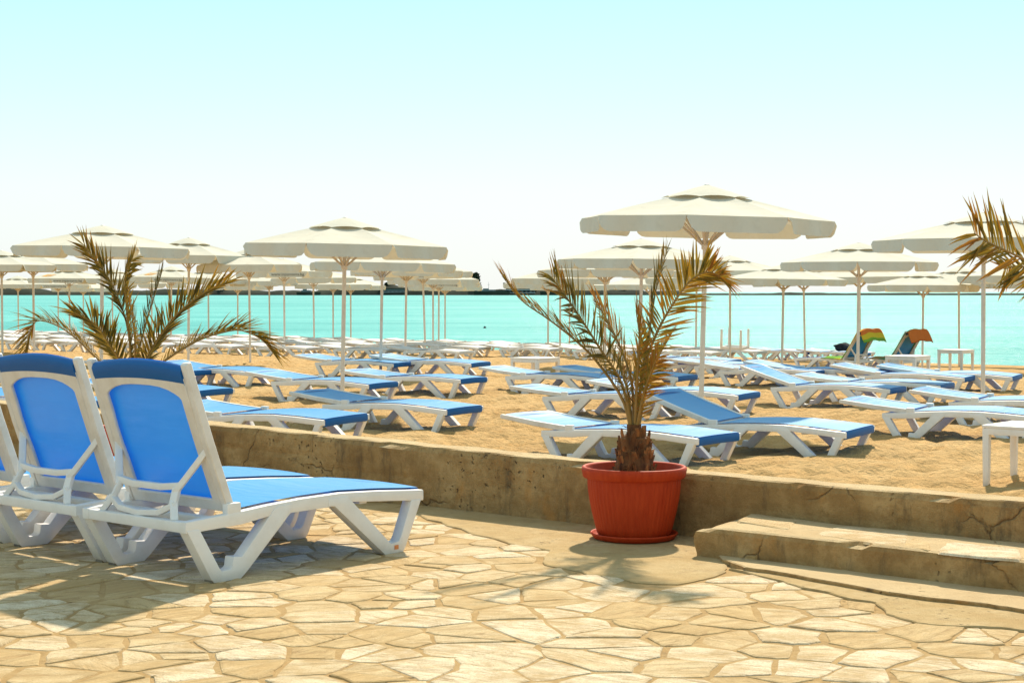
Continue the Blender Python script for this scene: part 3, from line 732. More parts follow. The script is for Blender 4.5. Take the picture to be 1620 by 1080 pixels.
def make_lounger(angle, bracket=False, white=False):
    LM = LMW if white else globals()['LM']
    t = empty('sun_lounger')
    for nm in 'lr':
        link('side_rail', LM['rail' + nm], t)
        for k in ('rear', 'front'):
            link('leg', LM[k + nm], t)
        link('foot_pad', LM['pad' + nm], t)
    link('cross_bars', LM['cross'], t)
    link('seat_sling', LM['seat'], t)
    link('foot_band', LM['footband'], t)
    bk = link('backrest', LM['back'], t, HINGE); bk.rotation_euler = (0, R(angle), 0)
    link('backrest_sling', LM['backsling'], bk); link('head_band', LM['headband'], bk)
    if bracket:
        a = R(angle); u = 0.285
        tx, tz = HINGE.x - u * math.cos(a), HINGE.z + u * math.sin(a)
        bx, bz = LX(-0.118), 0.276
        P = lambda y, f, dz=0: (bx + (tx - bx) * f, y, bz + (tz - bz) * f + dz)
        m = MB()
        for sg in (-1, 1):
            bar(m, [P(sg * 0.255, 0), P(sg * 0.215, 0.22), P(sg * 0.205, 0.40), P(sg * 0.235, 0.55), P(sg * 0.318, 1.0)], 0.034, 0.026)
        bar(m, [P(-0.21, 0.47), P(-0.10, 0.43), P(0.10, 0.43), P(0.21, 0.47)], 0.030, 0.030)
        bar(m, [P(-0.225, 0.20), P(-0.14, 0.07), P(0, 0.03), P(0.14, 0.07), P(0.225, 0.20)], 0.030, 0.026)
        m.build('support_bracket', M['white'], t, bevel=0.005, smooth=True)
    return t
AX_N = math.atan2(N.y, N.x); AX_W = math.atan2(W.y, W.x); AX_B = R(-28.5)
protos = {}
def lounger(center, rz, angle, label, group, bracket=False, sink=0.0, tilt=(0, 0), white=False):
    key = (angle, bracket, white)
    if key not in protos: protos[key] = t = make_lounger(angle, bracket, white)
    else: t = copy_tree(protos[key])
    t.scale = (1, 1, 1); t.location = (center.x, center.y, center.z - sink); t.rotation_euler = (tilt[0], tilt[1], rz)
    return tag(t, label, 'sun lounger', group)

# three on the paving, backs raised, facing the sea
ax = Vector((0.659, 0.752, 0)); side = Vector((-0.752, 0.659, 0))
A = at(339, 922, 0.0)
c1 = A + ax * 0.57 + side * HW; rz1 = math.atan2(ax.y, ax.x)
GP = 'blue loungers with raised backs on the paving'
l1 = lounger(c1, rz1, 68, 'nearest white and blue lounger on the paving, back raised, whole foot end in view', GP, True)
m = MB(); m.box((LX(1.095), -HW - 0.0055, 0.030), (0.026, 0.002, 0.020)); m.build('sticker', M['sticker'], l1)
lounger(c1 + side * 0.81 + ax * 0.02, rz1 - R(0.8), 68.5, 'blue lounger with raised back standing directly left of the nearest one on the paving', GP, True)
lounger(c1 + side * 1.66 + ax * 0.02, rz1 - R(0.3), 69, 'blue lounger with raised back at the left edge of the paving, mostly cut off', GP, True)

# beach loungers: anchored by the near corner of the foot end
GB = 'flat blue loungers in rows on the sand'
def beach_lounger(px, py, label, angle=11, dr=0.0, sink=0.03, rear=False, K=1.1):
    p = on_sand(px, py, 0.275)
    rz = AX_B + R(dr); a = Vector((math.cos(rz), math.sin(rz), 0)); s = Vector((-a.y, a.x, 0))
    c = p + (a * (0.72 if rear else -0.717) + s * HW) * K; c.z = sand_z(N.dot(c))
    t = lounger(c, rz, angle, label, GB, False, sink, (R(rnd.uniform(-0.7, 0.7)), R(rnd.uniform(-0.8, 0.8))))
    t.scale = (K, K, K); return t
BL = [
 (1102, 696, 'flat blue lounger on the sand directly behind the red pot and palm trunk', 4, -6),
 (1337, 684, 'blue lounger beneath the big central umbrella, back slightly raised, foot toward the step', 17, -2),
 (511, 667, 'flat blue lounger just behind the low wall, right of the nearest raised backrest', 4, 0),
 (704, 649, 'flat blue lounger under the large left umbrella, second from the wall', 4, 0),
 (581, 609, 'flat blue lounger crossed by the large left umbrella pole, third from the wall', 4, 1),
 (727, 603, 'flat blue lounger left of the sandy gap, behind the one under the left umbrella', 4, 0),
 (621, 576, 'small flat lounger behind the left umbrella pole, dark blue foot end beside its twin', 4, 3),
 (744, 576, 'small flat lounger with dark blue foot end at the left edge of the gap', 4, 3),
 (401, 590, 'flat blue lounger right of the left palm, foot end below the drooping frond', 4, 0),
 (306, 622, 'flat blue lounger partly hidden by the nearest backrest, above another at the wall', 4, 0),
 (290, 591, 'flat blue lounger whose dark foot end peeks out beside the nearest backrest top', 8, 0),
 (-8, 600, 'flat blue lounger at the left picture edge, upper of two beside the raised backrests', 8, 0),
 (112, 640, 'flat blue lounger seen between the two raised backrests, close behind the wall', 4, 0),
 (1407, 618, 'lounger with slightly raised back right of the central umbrella pole, dark blue foot end', 16, 0),
 (1487, 612, 'flat lounger behind the right tall umbrella, foot end pointing at its pole', 4, 0),
 ('r1395', 653, 'flat blue lounger running out of the right picture edge behind the white table', 4, 0),
 ('r1500', 636, 'flat blue lounger cut by the right edge, crossed by the right umbrella pole', 4, 0),
 (1525, 598, 'pale lounger in front of the upright table by the water, dark blue foot end', 6, 0),
 (1601, 597, 'lounger at the right edge near the water with a dark blue foot end', 6, 1),
 (1290, 590, 'lounger left of the towel loungers with a dark blue foot end', 6, 2),
 (1373, 590, 'lounger just below the two towel draped loungers', 6, 2),
 (1151, 571, 'royal blue footed lounger under the upturned table legs, leftmost', 3, 2),
 (1182, 580, 'royal blue footed lounger in front of the upturned table', 3, 2),
 (1238, 582, 'royal blue footed lounger right of the upturned table', 3, 1),
 (1071, 598, 'flat lounger with royal blue foot end right behind the central palm fronds', 4, 0),
 (1166, 626, 'flat lounger crossed by the central umbrella pole, pale sling and blue foot end', 4, 0),
 (1050, 633, 'flat pale blue lounger behind the palm trunk, head end to the left', 4, 0),
 (952, 600, 'flat lounger in front of the small white table left of the palm', 4, 0),
]
for px, py, lab, an, dr in BL:
    if isinstance(px, str): beach_lounger(int(px[1:]), py, lab, an, dr, rear=True)
    else: beach_lounger(px, py, lab, an, dr)

# the far rows toward the water
ORD = ['first', 'second', 'third', 'fourth', 'fifth', 'sixth', 'seventh', 'eighth', 'ninth', 'tenth', 'eleventh', 'twelfth', 'thirteenth']
def far_row(px_start, n, count, where, side_txt, direction=-1, step=2.06):
    p = along(px_start, n); A_ = Vector((math.cos(AX_B), math.sin(AX_B), 0)); B_ = Vector((-A_.y, A_.x, 0))
    for k in range(count):
        c = p + A_ * (direction * (step * k + 0.75) + rnd.uniform(-0.08, 0.08)) + B_ * rnd.uniform(-0.12, 0.12); c.z = sand_z(N.dot(c))
        lounger(c, AX_B + R(rnd.uniform(-2, 2)), 3, '%s white lounger %s of the sandy gap in the row %s' % (ORD[k], side_txt, where), 'white loungers in the rows near the water', False, 0.03, (0, 0), True)
far_row(742, 27.6, 7, 'fourth from the water', 'left')
far_row(764, 31.4, 8, 'third from the water', 'left')
far_row(770, 35.6, 10, 'second from the water', 'left')
far_row(780, 40.2, 11, 'nearest the water', 'left')
far_row(802, 32.0, 3, 'third from the water', 'right', 1)
far_row(799, 35.6, 4, 'second from the water', 'right', 1)
far_row(797, 39.6, 6, 'nearest the water', 'right', 1)

# loungers with towels, turned the other way
def towel_lounger(px, py, label, tmat, tlabel, angle=56):
    c = on_sand(px, py); rz = AX_B + math.pi + R(-16)
    t = lounger(c, rz, angle, label, 'towel draped loungers by the water', True, 0.02)
    a = R(angle); pts = []
    H = Vector((HINGE.x, 0, HINGE.z)); L = 0.70
    for k in range(9): s = 0.62 - 0.5 * k / 8; pts.append((LX(s), rail_top(s) + 0.022))
    nrm = (math.sin(a), math.cos(a))
    for k in range(1, 13): u = L * k / 12; pts.append((H.x - u * math.cos(a) + nrm[0] * 0.045, H.z + u * math.sin(a) + nrm[1] * 0.045))
    ex, ez = H.x - (L + 0.03) * math.cos(a), H.z + (L + 0.03) * math.sin(a)
    for k in range(9): pts.append((ex - nrm[0] * (0.01 + 0.045) - 0.012 * k, ez + 0.02 - 0.030 * k))
    n = len(pts); m = MB()
    m.grid(lambda u, v: (pts[round(u * (n - 1))][0] + 0.012 * math.sin(v * 17 + u * 3), (v - 0.5) * 0.78 * (1 + 0.05 * math.sin(u * 9)), pts[round(u * (n - 1))][1] + 0.010 * math.sin(v * 13 + u * 7) - (0.05 * abs(2 * v - 1) ** 3 if u > 0.3 else 0.02 * abs(2 * v - 1) ** 3)), n - 1, 14)
    o = m.build('beach_towel', tmat, None, (c.x, c.y, c.z - 0.02), smooth=True); o.rotation_euler = (0, 0, rz)
    at_ = o.data.attributes.new('run', 'FLOAT', 'POINT'); at_.data.foreach_set('value', [i // 15 / (n - 1) for i in range(len(o.data.vertices))])
    sm = o.modifiers.new('solid', 'SOLIDIFY'); sm.thickness = 0.012
    tag(o, tlabel, 'towel', 'beach towels')
towel_lounger(1318, 588, 'raised lounger under the yellow and orange towel by the water', M['towel_a'], 'yellow green and orange striped towel draped over the left raised lounger')
towel_lounger(1392, 588, 'raised lounger under the green and orange towel by the water', M['towel_b'], 'green towel with orange end draped over the right raised lounger')

# ------------------------------------------------------------------ small tables
def table_mesh():
    d = {}; S = 0.57; H = 0.475; t = 0.055
    m = MB(); m.box((0, 0, H - 0.012), (S, S, 0.024)); d['top'] = m.mesh('table_top', M['white'], bevel=0.007, smooth=True)
    m = MB()
    for sg in (-1, 1):
        m.box((0, sg * (S / 2 - 0.012), H - 0.050), (S - 0.06, 0.016, 0.052)); m.box((sg * (S / 2 - 0.012), 0, H - 0.050), (0.016, S - 0.06, 0.052))
    d['apron'] = m.mesh('table_apron', M['white'], bevel=0.003, smooth=True)
    m = MB(); m.add([(-t / 2, -t / 2, H - 0.026), (t / 2, -t / 2, H - 0.026), (t / 2, t / 2, H - 0.026), (-t / 2, t / 2, H - 0.026), (-t * .4, -t * .4, -0.03), (t * .4, -t * .4, -0.03), (t * .4, t * .4, -0.03), (-t * .4, t * .4, -0.03)],
                   [(0, 1, 2, 3), (4, 7, 6, 5), (0, 4, 5, 1), (1, 5, 6, 2), (2, 6, 7, 3), (3, 7, 4, 0)])
    d['leg'] = m.mesh('leg', M['white'], bevel=0.006, smooth=True); d['S'] = S; return d
TM = table_mesh()
def table(loc, rz, label, rot=None):
    t = empty('side_table', loc, rz)
    link('table_top', TM['top'], t); link('table_apron', TM['apron'], t)
    for x in (-1, 1):
        for y in (-1, 1): link('leg', TM['leg'], t, (x * (TM['S'] / 2 - 0.03), y * (TM['S'] / 2 - 0.03), 0))
    if rot: t.rotation_euler = rot
    return tag(t, label, 'table', 'small white plastic tables')
p = on_sand(1562, 766); table(p + W * 0.25 + N * 0.25, AX_W, 'small white table on the sand at the right edge, nearest the wall')
p = on_sand(812, 612); table(p + W * 0.25 + N * 0.25, AX_W, 'small white table left of the central palm, right of the sandy gap')
p = on_sand(1404, 606); table(p + W * 0.25 + N * 0.25, AX_W, 'small white table standing in front of the green and orange towel lounger')
p = on_sand(1486, 588); table(p + W * 0.25 + N * 0.25, AX_W, 'small white table standing alone at the water behind the right tall umbrella')
p = along(1163, 35.4); p.z += 0.80; table(p, 0, 'white table lying upside down, legs up, on loungers right of the central pole', (math.pi + R(3), R(2), AX_W + 0.2))

def lump(name, loc, size, mat, label, cat, seed):
    bm = bmesh.new(); bmesh.ops.create_icosphere(bm, subdivisions=3, radius=1)
    for v in bm.verts:
        d_ = 1 + 0.35 * fbm((v.co.x * 1.6 + seed, v.co.y * 1.6, v.co.z * 1.6), 3)
        v.co = Vector((v.co.x * size[0], v.co.y * size[1], max(-0.7, v.co.z) * size[2])) * d_
    me = bpy.data.meshes.new(name); bm.to_mesh(me); bm.free(); me.materials.append(mat); me.polygons.foreach_set('use_smooth', [True] * len(me.polygons))
    return tag(link(name, me, None, loc), label, cat)
p = along(1330, 39.4)
lounger(Vector((p.x, p.y, p.z)), AX_W, 3, 'white lounger carrying a dark bag, just left of the yellow towel', GB, False, 0.03)
lump('beach_bag', p + Vector((0.05, 0, 0.40)), (0.24, 0.15, 0.12), M['dark_cloth'], 'dark soft bag lying on a lounger left of the yellow towel', 'bag', 3)
p = along(1252, 39.6)
lounger(Vector((p.x, p.y, p.z)), AX_W, 3, 'white lounger near the water, first left of the one with the bag', GB, False, 0.03)

# ------------------------------------------------------------------ umbrellas
UR = 1.10
def text_mesh(txt, size):
    cu = bpy.data.curves.new('txt', 'FONT'); cu.body = txt; cu.size = size; cu.align_x = 'CENTER'; cu.align_y = 'CENTER'; cu.resolution_u = 2
    o = bpy.data.objects.new('txt', cu); COL.objects.link(o); bpy.context.view_layer.update()
    me = bpy.data.meshes.new_from_object(o.evaluated_get(bpy.context.evaluated_depsgraph_get())); bpy.data.objects.remove(o)
    me.name = 'lettering'; me.materials.append(M['ink']); return me
TXT = text_mesh('www.inpantents.bg', 0.092)
ZR, ZT_ = 1.835, 2.13                             # rim and crown heights above the sand
def canopy_z(r, amid):                           # amid: 0 on a rib, 1 at mid panel
    t = r / UR
    return ZT_ - 0.03 - (ZT_ - 0.03 - ZR) * (0.88 * t + 0.12 * t * t) - 0.026 * amid * math.sin(math.pi * min(1, t)) * 1.0
def umeshes():
    d = {}
    m = MB(); m.tube([(0, 0, -0.15), (0, 0, 1.1), (0, 0, ZT_ - 0.02)], [0.022, 0.022, 0.020], 12); d['pole'] = m.mesh('pole', M['pole'], smooth='angle')
    m = MB(); m.tube([(0, 0, 1.575), (0, 0, 1.585), (0, 0, 1.655), (0, 0, 1.665)], [0.026, 0.034, 0.034, 0.026], 12); d['runner'] = m.mesh('runner', M['pole'], smooth='angle')
    m = MB(); m.lathe([(0.001, ZT_ - 0.03), (0.030, ZT_ - 0.028), (0.032, ZT_), (0.022, ZT_ + 0.014), (0.001, ZT_ + 0.018)], 12); d['finial'] = m.mesh('finial', M['pole'], smooth=True)
    m = MB(); nr = 7
    for k in range(8):
        a0, a1 = k * math.pi / 4, (k + 1) * math.pi / 4; base = len(m.v); ncol = 6
        for i in range(nr + 1):
            r = 0.20 + (UR - 0.20) * i / nr
            for j in range(ncol + 1):
                t = j / ncol; am = 1 - (2 * t - 1) ** 2
                p = Vector((math.cos(a0), math.sin(a0), 0)) * r * (1 - t) + Vector((math.cos(a1), math.sin(a1), 0)) * r * t
                p *= 1 - 0.018 * am * (i / nr) ** 2
                m.v.append((p.x, p.y, canopy_z(r, am)))
        m.f += [(base + i * (ncol + 1) + j, base + (i + 1) * (ncol + 1) + j, base + (i + 1) * (ncol + 1) + j + 1, base + i * (ncol + 1) + j + 1) for i in range(nr) for j in range(ncol)]
    d['canopy'] = m.mesh('canopy', M['canvas'], smooth=True)
    # vent cap with lifted edges between the ribs
    m = MB(); nr = 4
    for k in range(8):
        a0, a1 = k * math.pi / 4, (k + 1) * math.pi / 4; base = len(m.v); ncol = 6
        for i in range(nr + 1):
            r = 0.03 + 0.37 * i / nr
            for j in range(ncol + 1):
                t = j / ncol; am = 1 - (2 * t - 1) ** 2
                p = Vector((math.cos(a0), math.sin(a0), 0)) * r * (1 - t) + Vector((math.cos(a1), math.sin(a1), 0)) * r * t
                q = 1 - 0.05 * am * (i / nr); z = ZT_ + 0.006 - (ZT_ + 0.006 - canopy_z(0.40, 0) - 0.010) * (i / nr) ** 1.1 + 0.015 * am * (i / nr) ** 2
                m.v.append((p.x * q, p.y * q, z))
        m.f += [(base + i * (ncol + 1) + j, base + (i + 1) * (ncol + 1) + j, base + (i + 1) * (ncol + 1) + j + 1, base + i * (ncol + 1) + j + 1) for i in range(nr) for j in range(ncol)]
    d['cap'] = m.mesh('vent_cap', M['canvas'], smooth=True)
    # one valance panel (panel 0), rounded lower corners
    c0, c1_ = Vector((math.cos(0), math.sin(0), 0)) * UR, Vector((math.cos(math.pi / 4), math.sin(math.pi / 4), 0)) * UR
    out_ = (c0 + c1_).normalized()
    def val(seed, wave):
        m = MB(); nc = 24; r_ = random.Random(seed); ph = r_.uniform(0, 6)
        def f(u, v):
            t = 0.004 + 0.992 * u; am = 1 - (2 * t - 1) ** 2
            p = c0 * (1 - t) + c1_ * t; p = p * (1 - 0.018 * am)
            e = min(t, 1 - t) / 0.13; dep = 0.135 if e > 1 else 0.135 * math.sqrt(max(0, 1 - (1 - e) ** 2)) * 0.94 + 0.008
            w_ = wave * math.sin(t * 11 + ph) * v + 0.010 * v + 0.004 * math.sin(t * 37 + ph) * v
            return p + out_ * (0.002 + w_) + Vector((0, 0, canopy_z(UR, am) + 0.001 - dep * v))
        m.grid(f, nc, 4); return m.mesh('valance_panel', M['canvas'], smooth=True)
    d['val'] = [val(1, 0.010), val(2, 0.016), val(3, 0.006), val(4, 0.022)]
    m = MB(); m.tube([(0.02, 0, ZT_ - 0.035), (0.5, 0, canopy_z(0.5, 0) - 0.012), (UR - 0.01, 0, canopy_z(UR, 0) - 0.012)], 0.0085, 6); d['rib'] = m.mesh('rib', M['pole'], smooth=True)
    m = MB(); m.tube([(0.028, 0, 1.62), (0.44, 0, canopy_z(0.44, 0) - 0.02)], 0.011, 6); d['strut'] = m.mesh('strut', M['pole'], smooth=True)
    # printed orange patch with a pale mark, on panel top
    am = math.pi / 8; r0, r1 = 0.62, 0.86
    def patch(hw, ra, rb, lift):
        m = MB()
        def f(u, v):
            r = ra + (rb - ra) * u; s = (v - 0.5) * 2 * hw
            p = Vector((math.cos(am), math.sin(am), 0)) * r * math.cos(math.pi / 8) * 0.995 + Vector((-math.sin(am), math.cos(am), 0)) * s
            edge = r * math.sin(math.pi / 8); mm = max(0, 1 - (s / edge) ** 2)
            return (p.x, p.y, canopy_z(r, mm) + lift)
        m.grid(f, 5, 5); return m
    d['patch'] = patch(0.16, r0, r1, 0.006).mesh('logo_patch', M['orange'], smooth=True)
    mm = MB(); 
    for hw, ra, rb in ((0.10, 0.70, 0.73), (0.06, 0.76, 0.79)):
        q = patch(hw, ra, rb, 0.010); mm.add(q.v, q.f)
    d['mark'] = mm.mesh('logo_mark', M['canvas'])
    return d
UM = umeshes()
def make_umbrella(detail):
    t = empty('beach_umbrella')
    link('pole', UM['pole'], t); cn = link('canopy', UM['canopy'], t); link('vent_cap', UM['cap'], t); link('finial', UM['finial'], t); link('runner', UM['runner'], t)
    for k in range(8):
        v = link('valance_panel', UM['val'][(k * 3 + k // 3) % 4], cn); v.rotation_euler = (0, 0, k * math.pi / 4)
        s = link('strut', UM['strut'], t); s.rotation_euler = (0, 0, k * math.pi / 4)
        if detail: r = link('rib', UM['rib'], t); r.rotation_euler = (0, 0, k * math.pi / 4)
    if detail == 2 or not detail: pass
    return t
UP = {}
def umbrella(base, hw_m, top_h, phi, label, text=None, patch=None, lean=(0, 0), detail=1, group='cream beach umbrellas'):
    key = detail
    if key not in UP: UP[key] = t = make_umbrella(detail); fresh = True
    else: t = copy_tree(UP[key]); fresh = False
    return t
# prototypes stay clean: build the list first, then decorate
ULIST = [
 # px, n or (base row), half width px, top row, label, text panel, patch panel, lean
 (1108, 680, 200, 295, 'largest cream umbrella, standing behind the central palm, its crown highest in the picture', None, None, (0, 1.3)),
 (541, 655, 167, 346, 'large cream umbrella at left centre, its pole between the blue loungers', None, None, (0, 1.0)),
 (1555, 637, 171, 338, 'cream umbrella at the right edge, partly covered by the hanging palm frond', None, None, (0, -0.5)),
 (602, 598, 118, 388, 'cream umbrella directly behind the large left one, its edge showing on the right', None, None, (0, 1.2)),
 (160, 606, 143, 358, 'large cream umbrella above the left palm', None, None, (0, 0.8)),
 (298, 577, 99, 377, 'cream umbrella right of the left palm, crown visible against the sky', None, None, (0, 0.6)),
 (396, 577, 86, 394, 'cream umbrella tucked behind the left end of the large left canopy', None, None, (0, -0.4)),
 (4, 562, 90, 397, 'cream umbrella at the left picture edge, pole nearest the edge', None, None, (0, 0)),
 (54, 560, 90, 396, 'lettered cream umbrella with orange patch, second pole from the left edge', 1, 0, (0, 0)),
 (641, 568, 91, 405, 'cream umbrella whose pole is third right of the large left umbrella pole', None, None, (0, 0.8)),
 (1012, 614, 133, 379, 'cream umbrella behind the palm, below and left of the largest canopy', None, None, (0, 0.8)),
 (957, 586, 109, 402, 'cream umbrella behind the palm fronds, second canopy below the largest', None, None, (0, 0)),
 (1237, 580, 98, 419, 'cream umbrella right of the central pole, left of the one with the flat wide crown', None, None, (0, 0.7)),
 (1357, 604, 121, 385, 'cream umbrella with flat wide crown between the central and right edge umbrellas', None, None, (0, 0.2)),
 (1459, 587, 86, 430, 'cream umbrella behind and right of the two towel loungers', None, None, (0, 0.4)),
 (1628, 592, 111, 412, 'cream umbrella at the right edge below the hanging frond, pole out of view', None, None, (0, 0)),
]
def far_u(px, n, label, text=None, patch=None, lean=0.0, dtop=0.0): return (px, ('n', n), None, dtop, label, text, patch, (0, lean))
FU = [
 far_u(-60, 34.4, 'far cream umbrella cut by the left picture edge'),
 far_u(29, 38.5, 'leftmost whole far umbrella in the row at the water', None, None),
 far_u(92, 38.7, 'far umbrella at the water, its thin pole second left of the left palm', 1, 0),
 far_u(110, 32.1, 'far umbrella with lettering and orange patch left of the left palm', 1, 0),
 far_u(132, 42.6, 'farthest umbrella left of the left palm, just in front of the far shore'),
 far_u(178, 34.1, 'far umbrella behind the tallest frond of the left palm', 1, 0),
 far_u(240, 38.9, 'far umbrella at the water behind the right fronds of the left palm'),
 far_u(270, 32.5, 'far umbrella with orange mark right of the left palm', 1, 0, 0.8),
 far_u(330, 36.0, 'far umbrella with lettering under the crowned umbrella right of the left palm', 1, None),
 far_u(376, 40.1, 'far umbrella at the water left of the leaning thin pole', None, None),
 far_u(427, 37.9, 'far umbrella at the water with a slightly leaning pole, left of the lettered canopy', None, None, -0.8),
 far_u(450, 30.6, 'lettered far umbrella with a bright orange patch left of the large left pole', 1, 0),
 far_u(497, 35.0, 'far umbrella with sloping crown just left of the large left umbrella pole', None, None, -0.6),
 far_u(527, 39.3, 'far umbrella at the water, pole hugging the large left pole'),
 far_u(555, 41.7, 'far umbrella at the water, first thin pole right of the large left pole'),
 far_u(673, 31.9, 'lettered far umbrella with the most leaning pole, left of the sandy gap', 1, None, -1.6),
 far_u(685, 35.8, 'far umbrella left of the sandy gap, second of four close thin poles', None, None),
 far_u(694, 39.3, 'lettered far umbrella left of the sandy gap, third of four close thin poles', 1, None),
 far_u(704, 42.8, 'far umbrella left of the sandy gap, last of four close thin poles'),
 far_u(867, 39.2, 'far umbrella at the water behind the left fronds of the central palm'),
 far_u(886, 35.2, 'far umbrella behind the central palm, second thin pole right of the gap'),
 far_u(901, 42.6, 'far umbrella behind the central palm, third thin pole right of the gap'),
 far_u(1028, 40.3, 'far umbrella behind the right fronds of the central palm'),
 far_u(1101, 37.9, 'far umbrella whose thin pole stands against the big central pole', None, None, 0.5),
 far_u(1155, 33.5, 'far umbrella first right of the central pole, below the palm tip'),
 far_u(1274, 38.7, 'low far umbrella under the canopy right of the central pole', None, None, -1.2),
 far_u(1361, 36.4, 'far umbrella whose leaning pole stands behind the flat crowned one', None, None, -0.8),
 far_u(1518, 39.3, 'low far umbrella at the water behind the upright table', None, None, -0.6),
 far_u(1630, 39.8, 'low far umbrella at the water cut by the right picture edge'),
]
proto1, proto0 = make_umbrella(1), make_umbrella(0)
first = {1: True, 0: True}
def place(base, rs, hs, phi, lean, detail):
    pr = proto1 if detail else proto0
    if first[detail]: t = pr; first[detail] = False
    else: t = copy_tree_clean(pr)
    t.location = base; t.scale = (rs, rs, hs); t.rotation_euler = (R(lean[0]), R(lean[1]), 0)
    return t
def copy_tree_clean(o, parent=None):
    c = o.copy(); COL.objects.link(c); c.parent = parent
    for ch in list(o.children):
        if ch.get('extra'): continue
        copy_tree_clean(ch, c)
    return c
def decorate(t, text, patch, k_front):
    if text is not None:
        o = link('lettering', TXT, t); o['extra'] = 1
        a = k_front * math.pi / 4 + math.pi / 8; rr = UR * math.cos(math.pi / 8) * 0.985 + 0.026
        o.location = (math.cos(a) * rr, math.sin(a) * rr, ZR - 0.068); o.rotation_euler = (math.pi / 2 + R(5), 0, a + math.pi / 2)
    if patch is not None:
        for nm in ('patch', 'mark'):
            o = link('logo_' + nm, UM[nm], t); o['extra'] = 1; o.rotation_euler = (0, 0, (k_front - 1) * math.pi / 4)
todo = []
for (px, by, hw, top, lab, text, patch, lean) in ULIST + FU:
    if isinstance(by, tuple):
        base = along(px, by[1]); rs = rnd.uniform(1.18, 1.26); hs = rnd.uniform(1.14, 1.20); det = 0
    else:
        base = on_sand(px, by); det = 1
        rs = hw * base.y / FPX / UR
        hs = (CAM_H + (HOR - top) * base.y / FPX - base.z) / ZT_
    # octagon turned so that one panel nearly faces the wall
    phi = R(-90 - 12 + rnd.uniform(-4, 4))
    t = place(base, rs, hs, 0, (lean[0] + rnd.uniform(-0.5, 0.5), lean[1] + rnd.uniform(-0.2, 0.2)), det)
    t.rotation_mode = 'ZYX'; t.rotation_euler.z = phi
    tag(t, lab, 'umbrella', 'cream beach umbrellas')
    todo.append((t, text, patch))
for t, text, patch in todo: decorate(t, text, patch, 0)
for o in bpy.data.objects:
    if 'extra' in o: del o['extra']

# ------------------------------------------------------------------ potted palms
def pot(loc, label, slabel, scale=1.0):
    t = empty('plant_pot', loc); t.scale = (scale,) * 3
    body = [(0.001, 0.022), (0.178, 0.022), (0.186, 0.030), (0.196, 0.075), (0.212, 0.14), (0.224, 0.20), (0.232, 0.26), (0.236, 0.312)]
    fl = lambda r, z, a: r + (0.0022 * (math.cos(a * 56) ** 3) if 0.03 < z < 0.27 else 0)
    m = MB(); m.lathe(body, 224, fl); m.build('pot_body', M['pot'], t, smooth=True)
    rim = [(0.234, 0.308), (0.252, 0.309), (0.258, 0.314), (0.265, 0.350), (0.263, 0.361), (0.256, 0.366), (0.246, 0.364), (0.240, 0.356), (0.234, 0.30), (0.22, 0.29)]
    m = MB(); m.lathe(rim, 72); m.build('rim', M['pot'], t, smooth=True)
    m = MB(); m.grid(lambda u, v: (u * 0.232 * math.cos(v * 2 * math.pi), u * 0.232 * math.sin(v * 2 * math.pi), 0.325 + 0.010 * fbm((u * 3 * math.cos(v * 6.283), u * 3 * math.sin(v * 6.283), 1), 3) - 0.008 * u), 10, 40)
    m.build('soil', M['soil'], t, smooth=True)
    tag(t, label, 'pot', 'red palm pots')
    m = MB(); m.lathe([(0.001, 0.002), (0.190, 0.002), (0.205, 0.006), (0.217, 0.024), (0.221, 0.030), (0.217, 0.034), (0.210, 0.031), (0.200, 0.014), (0.001, 0.0125)], 64)
    o = m.build('pot_saucer', M['pot'], None, loc, smooth=True); o.scale = (scale,) * 3; tag(o, slabel, 'saucer', 'red pot saucers')

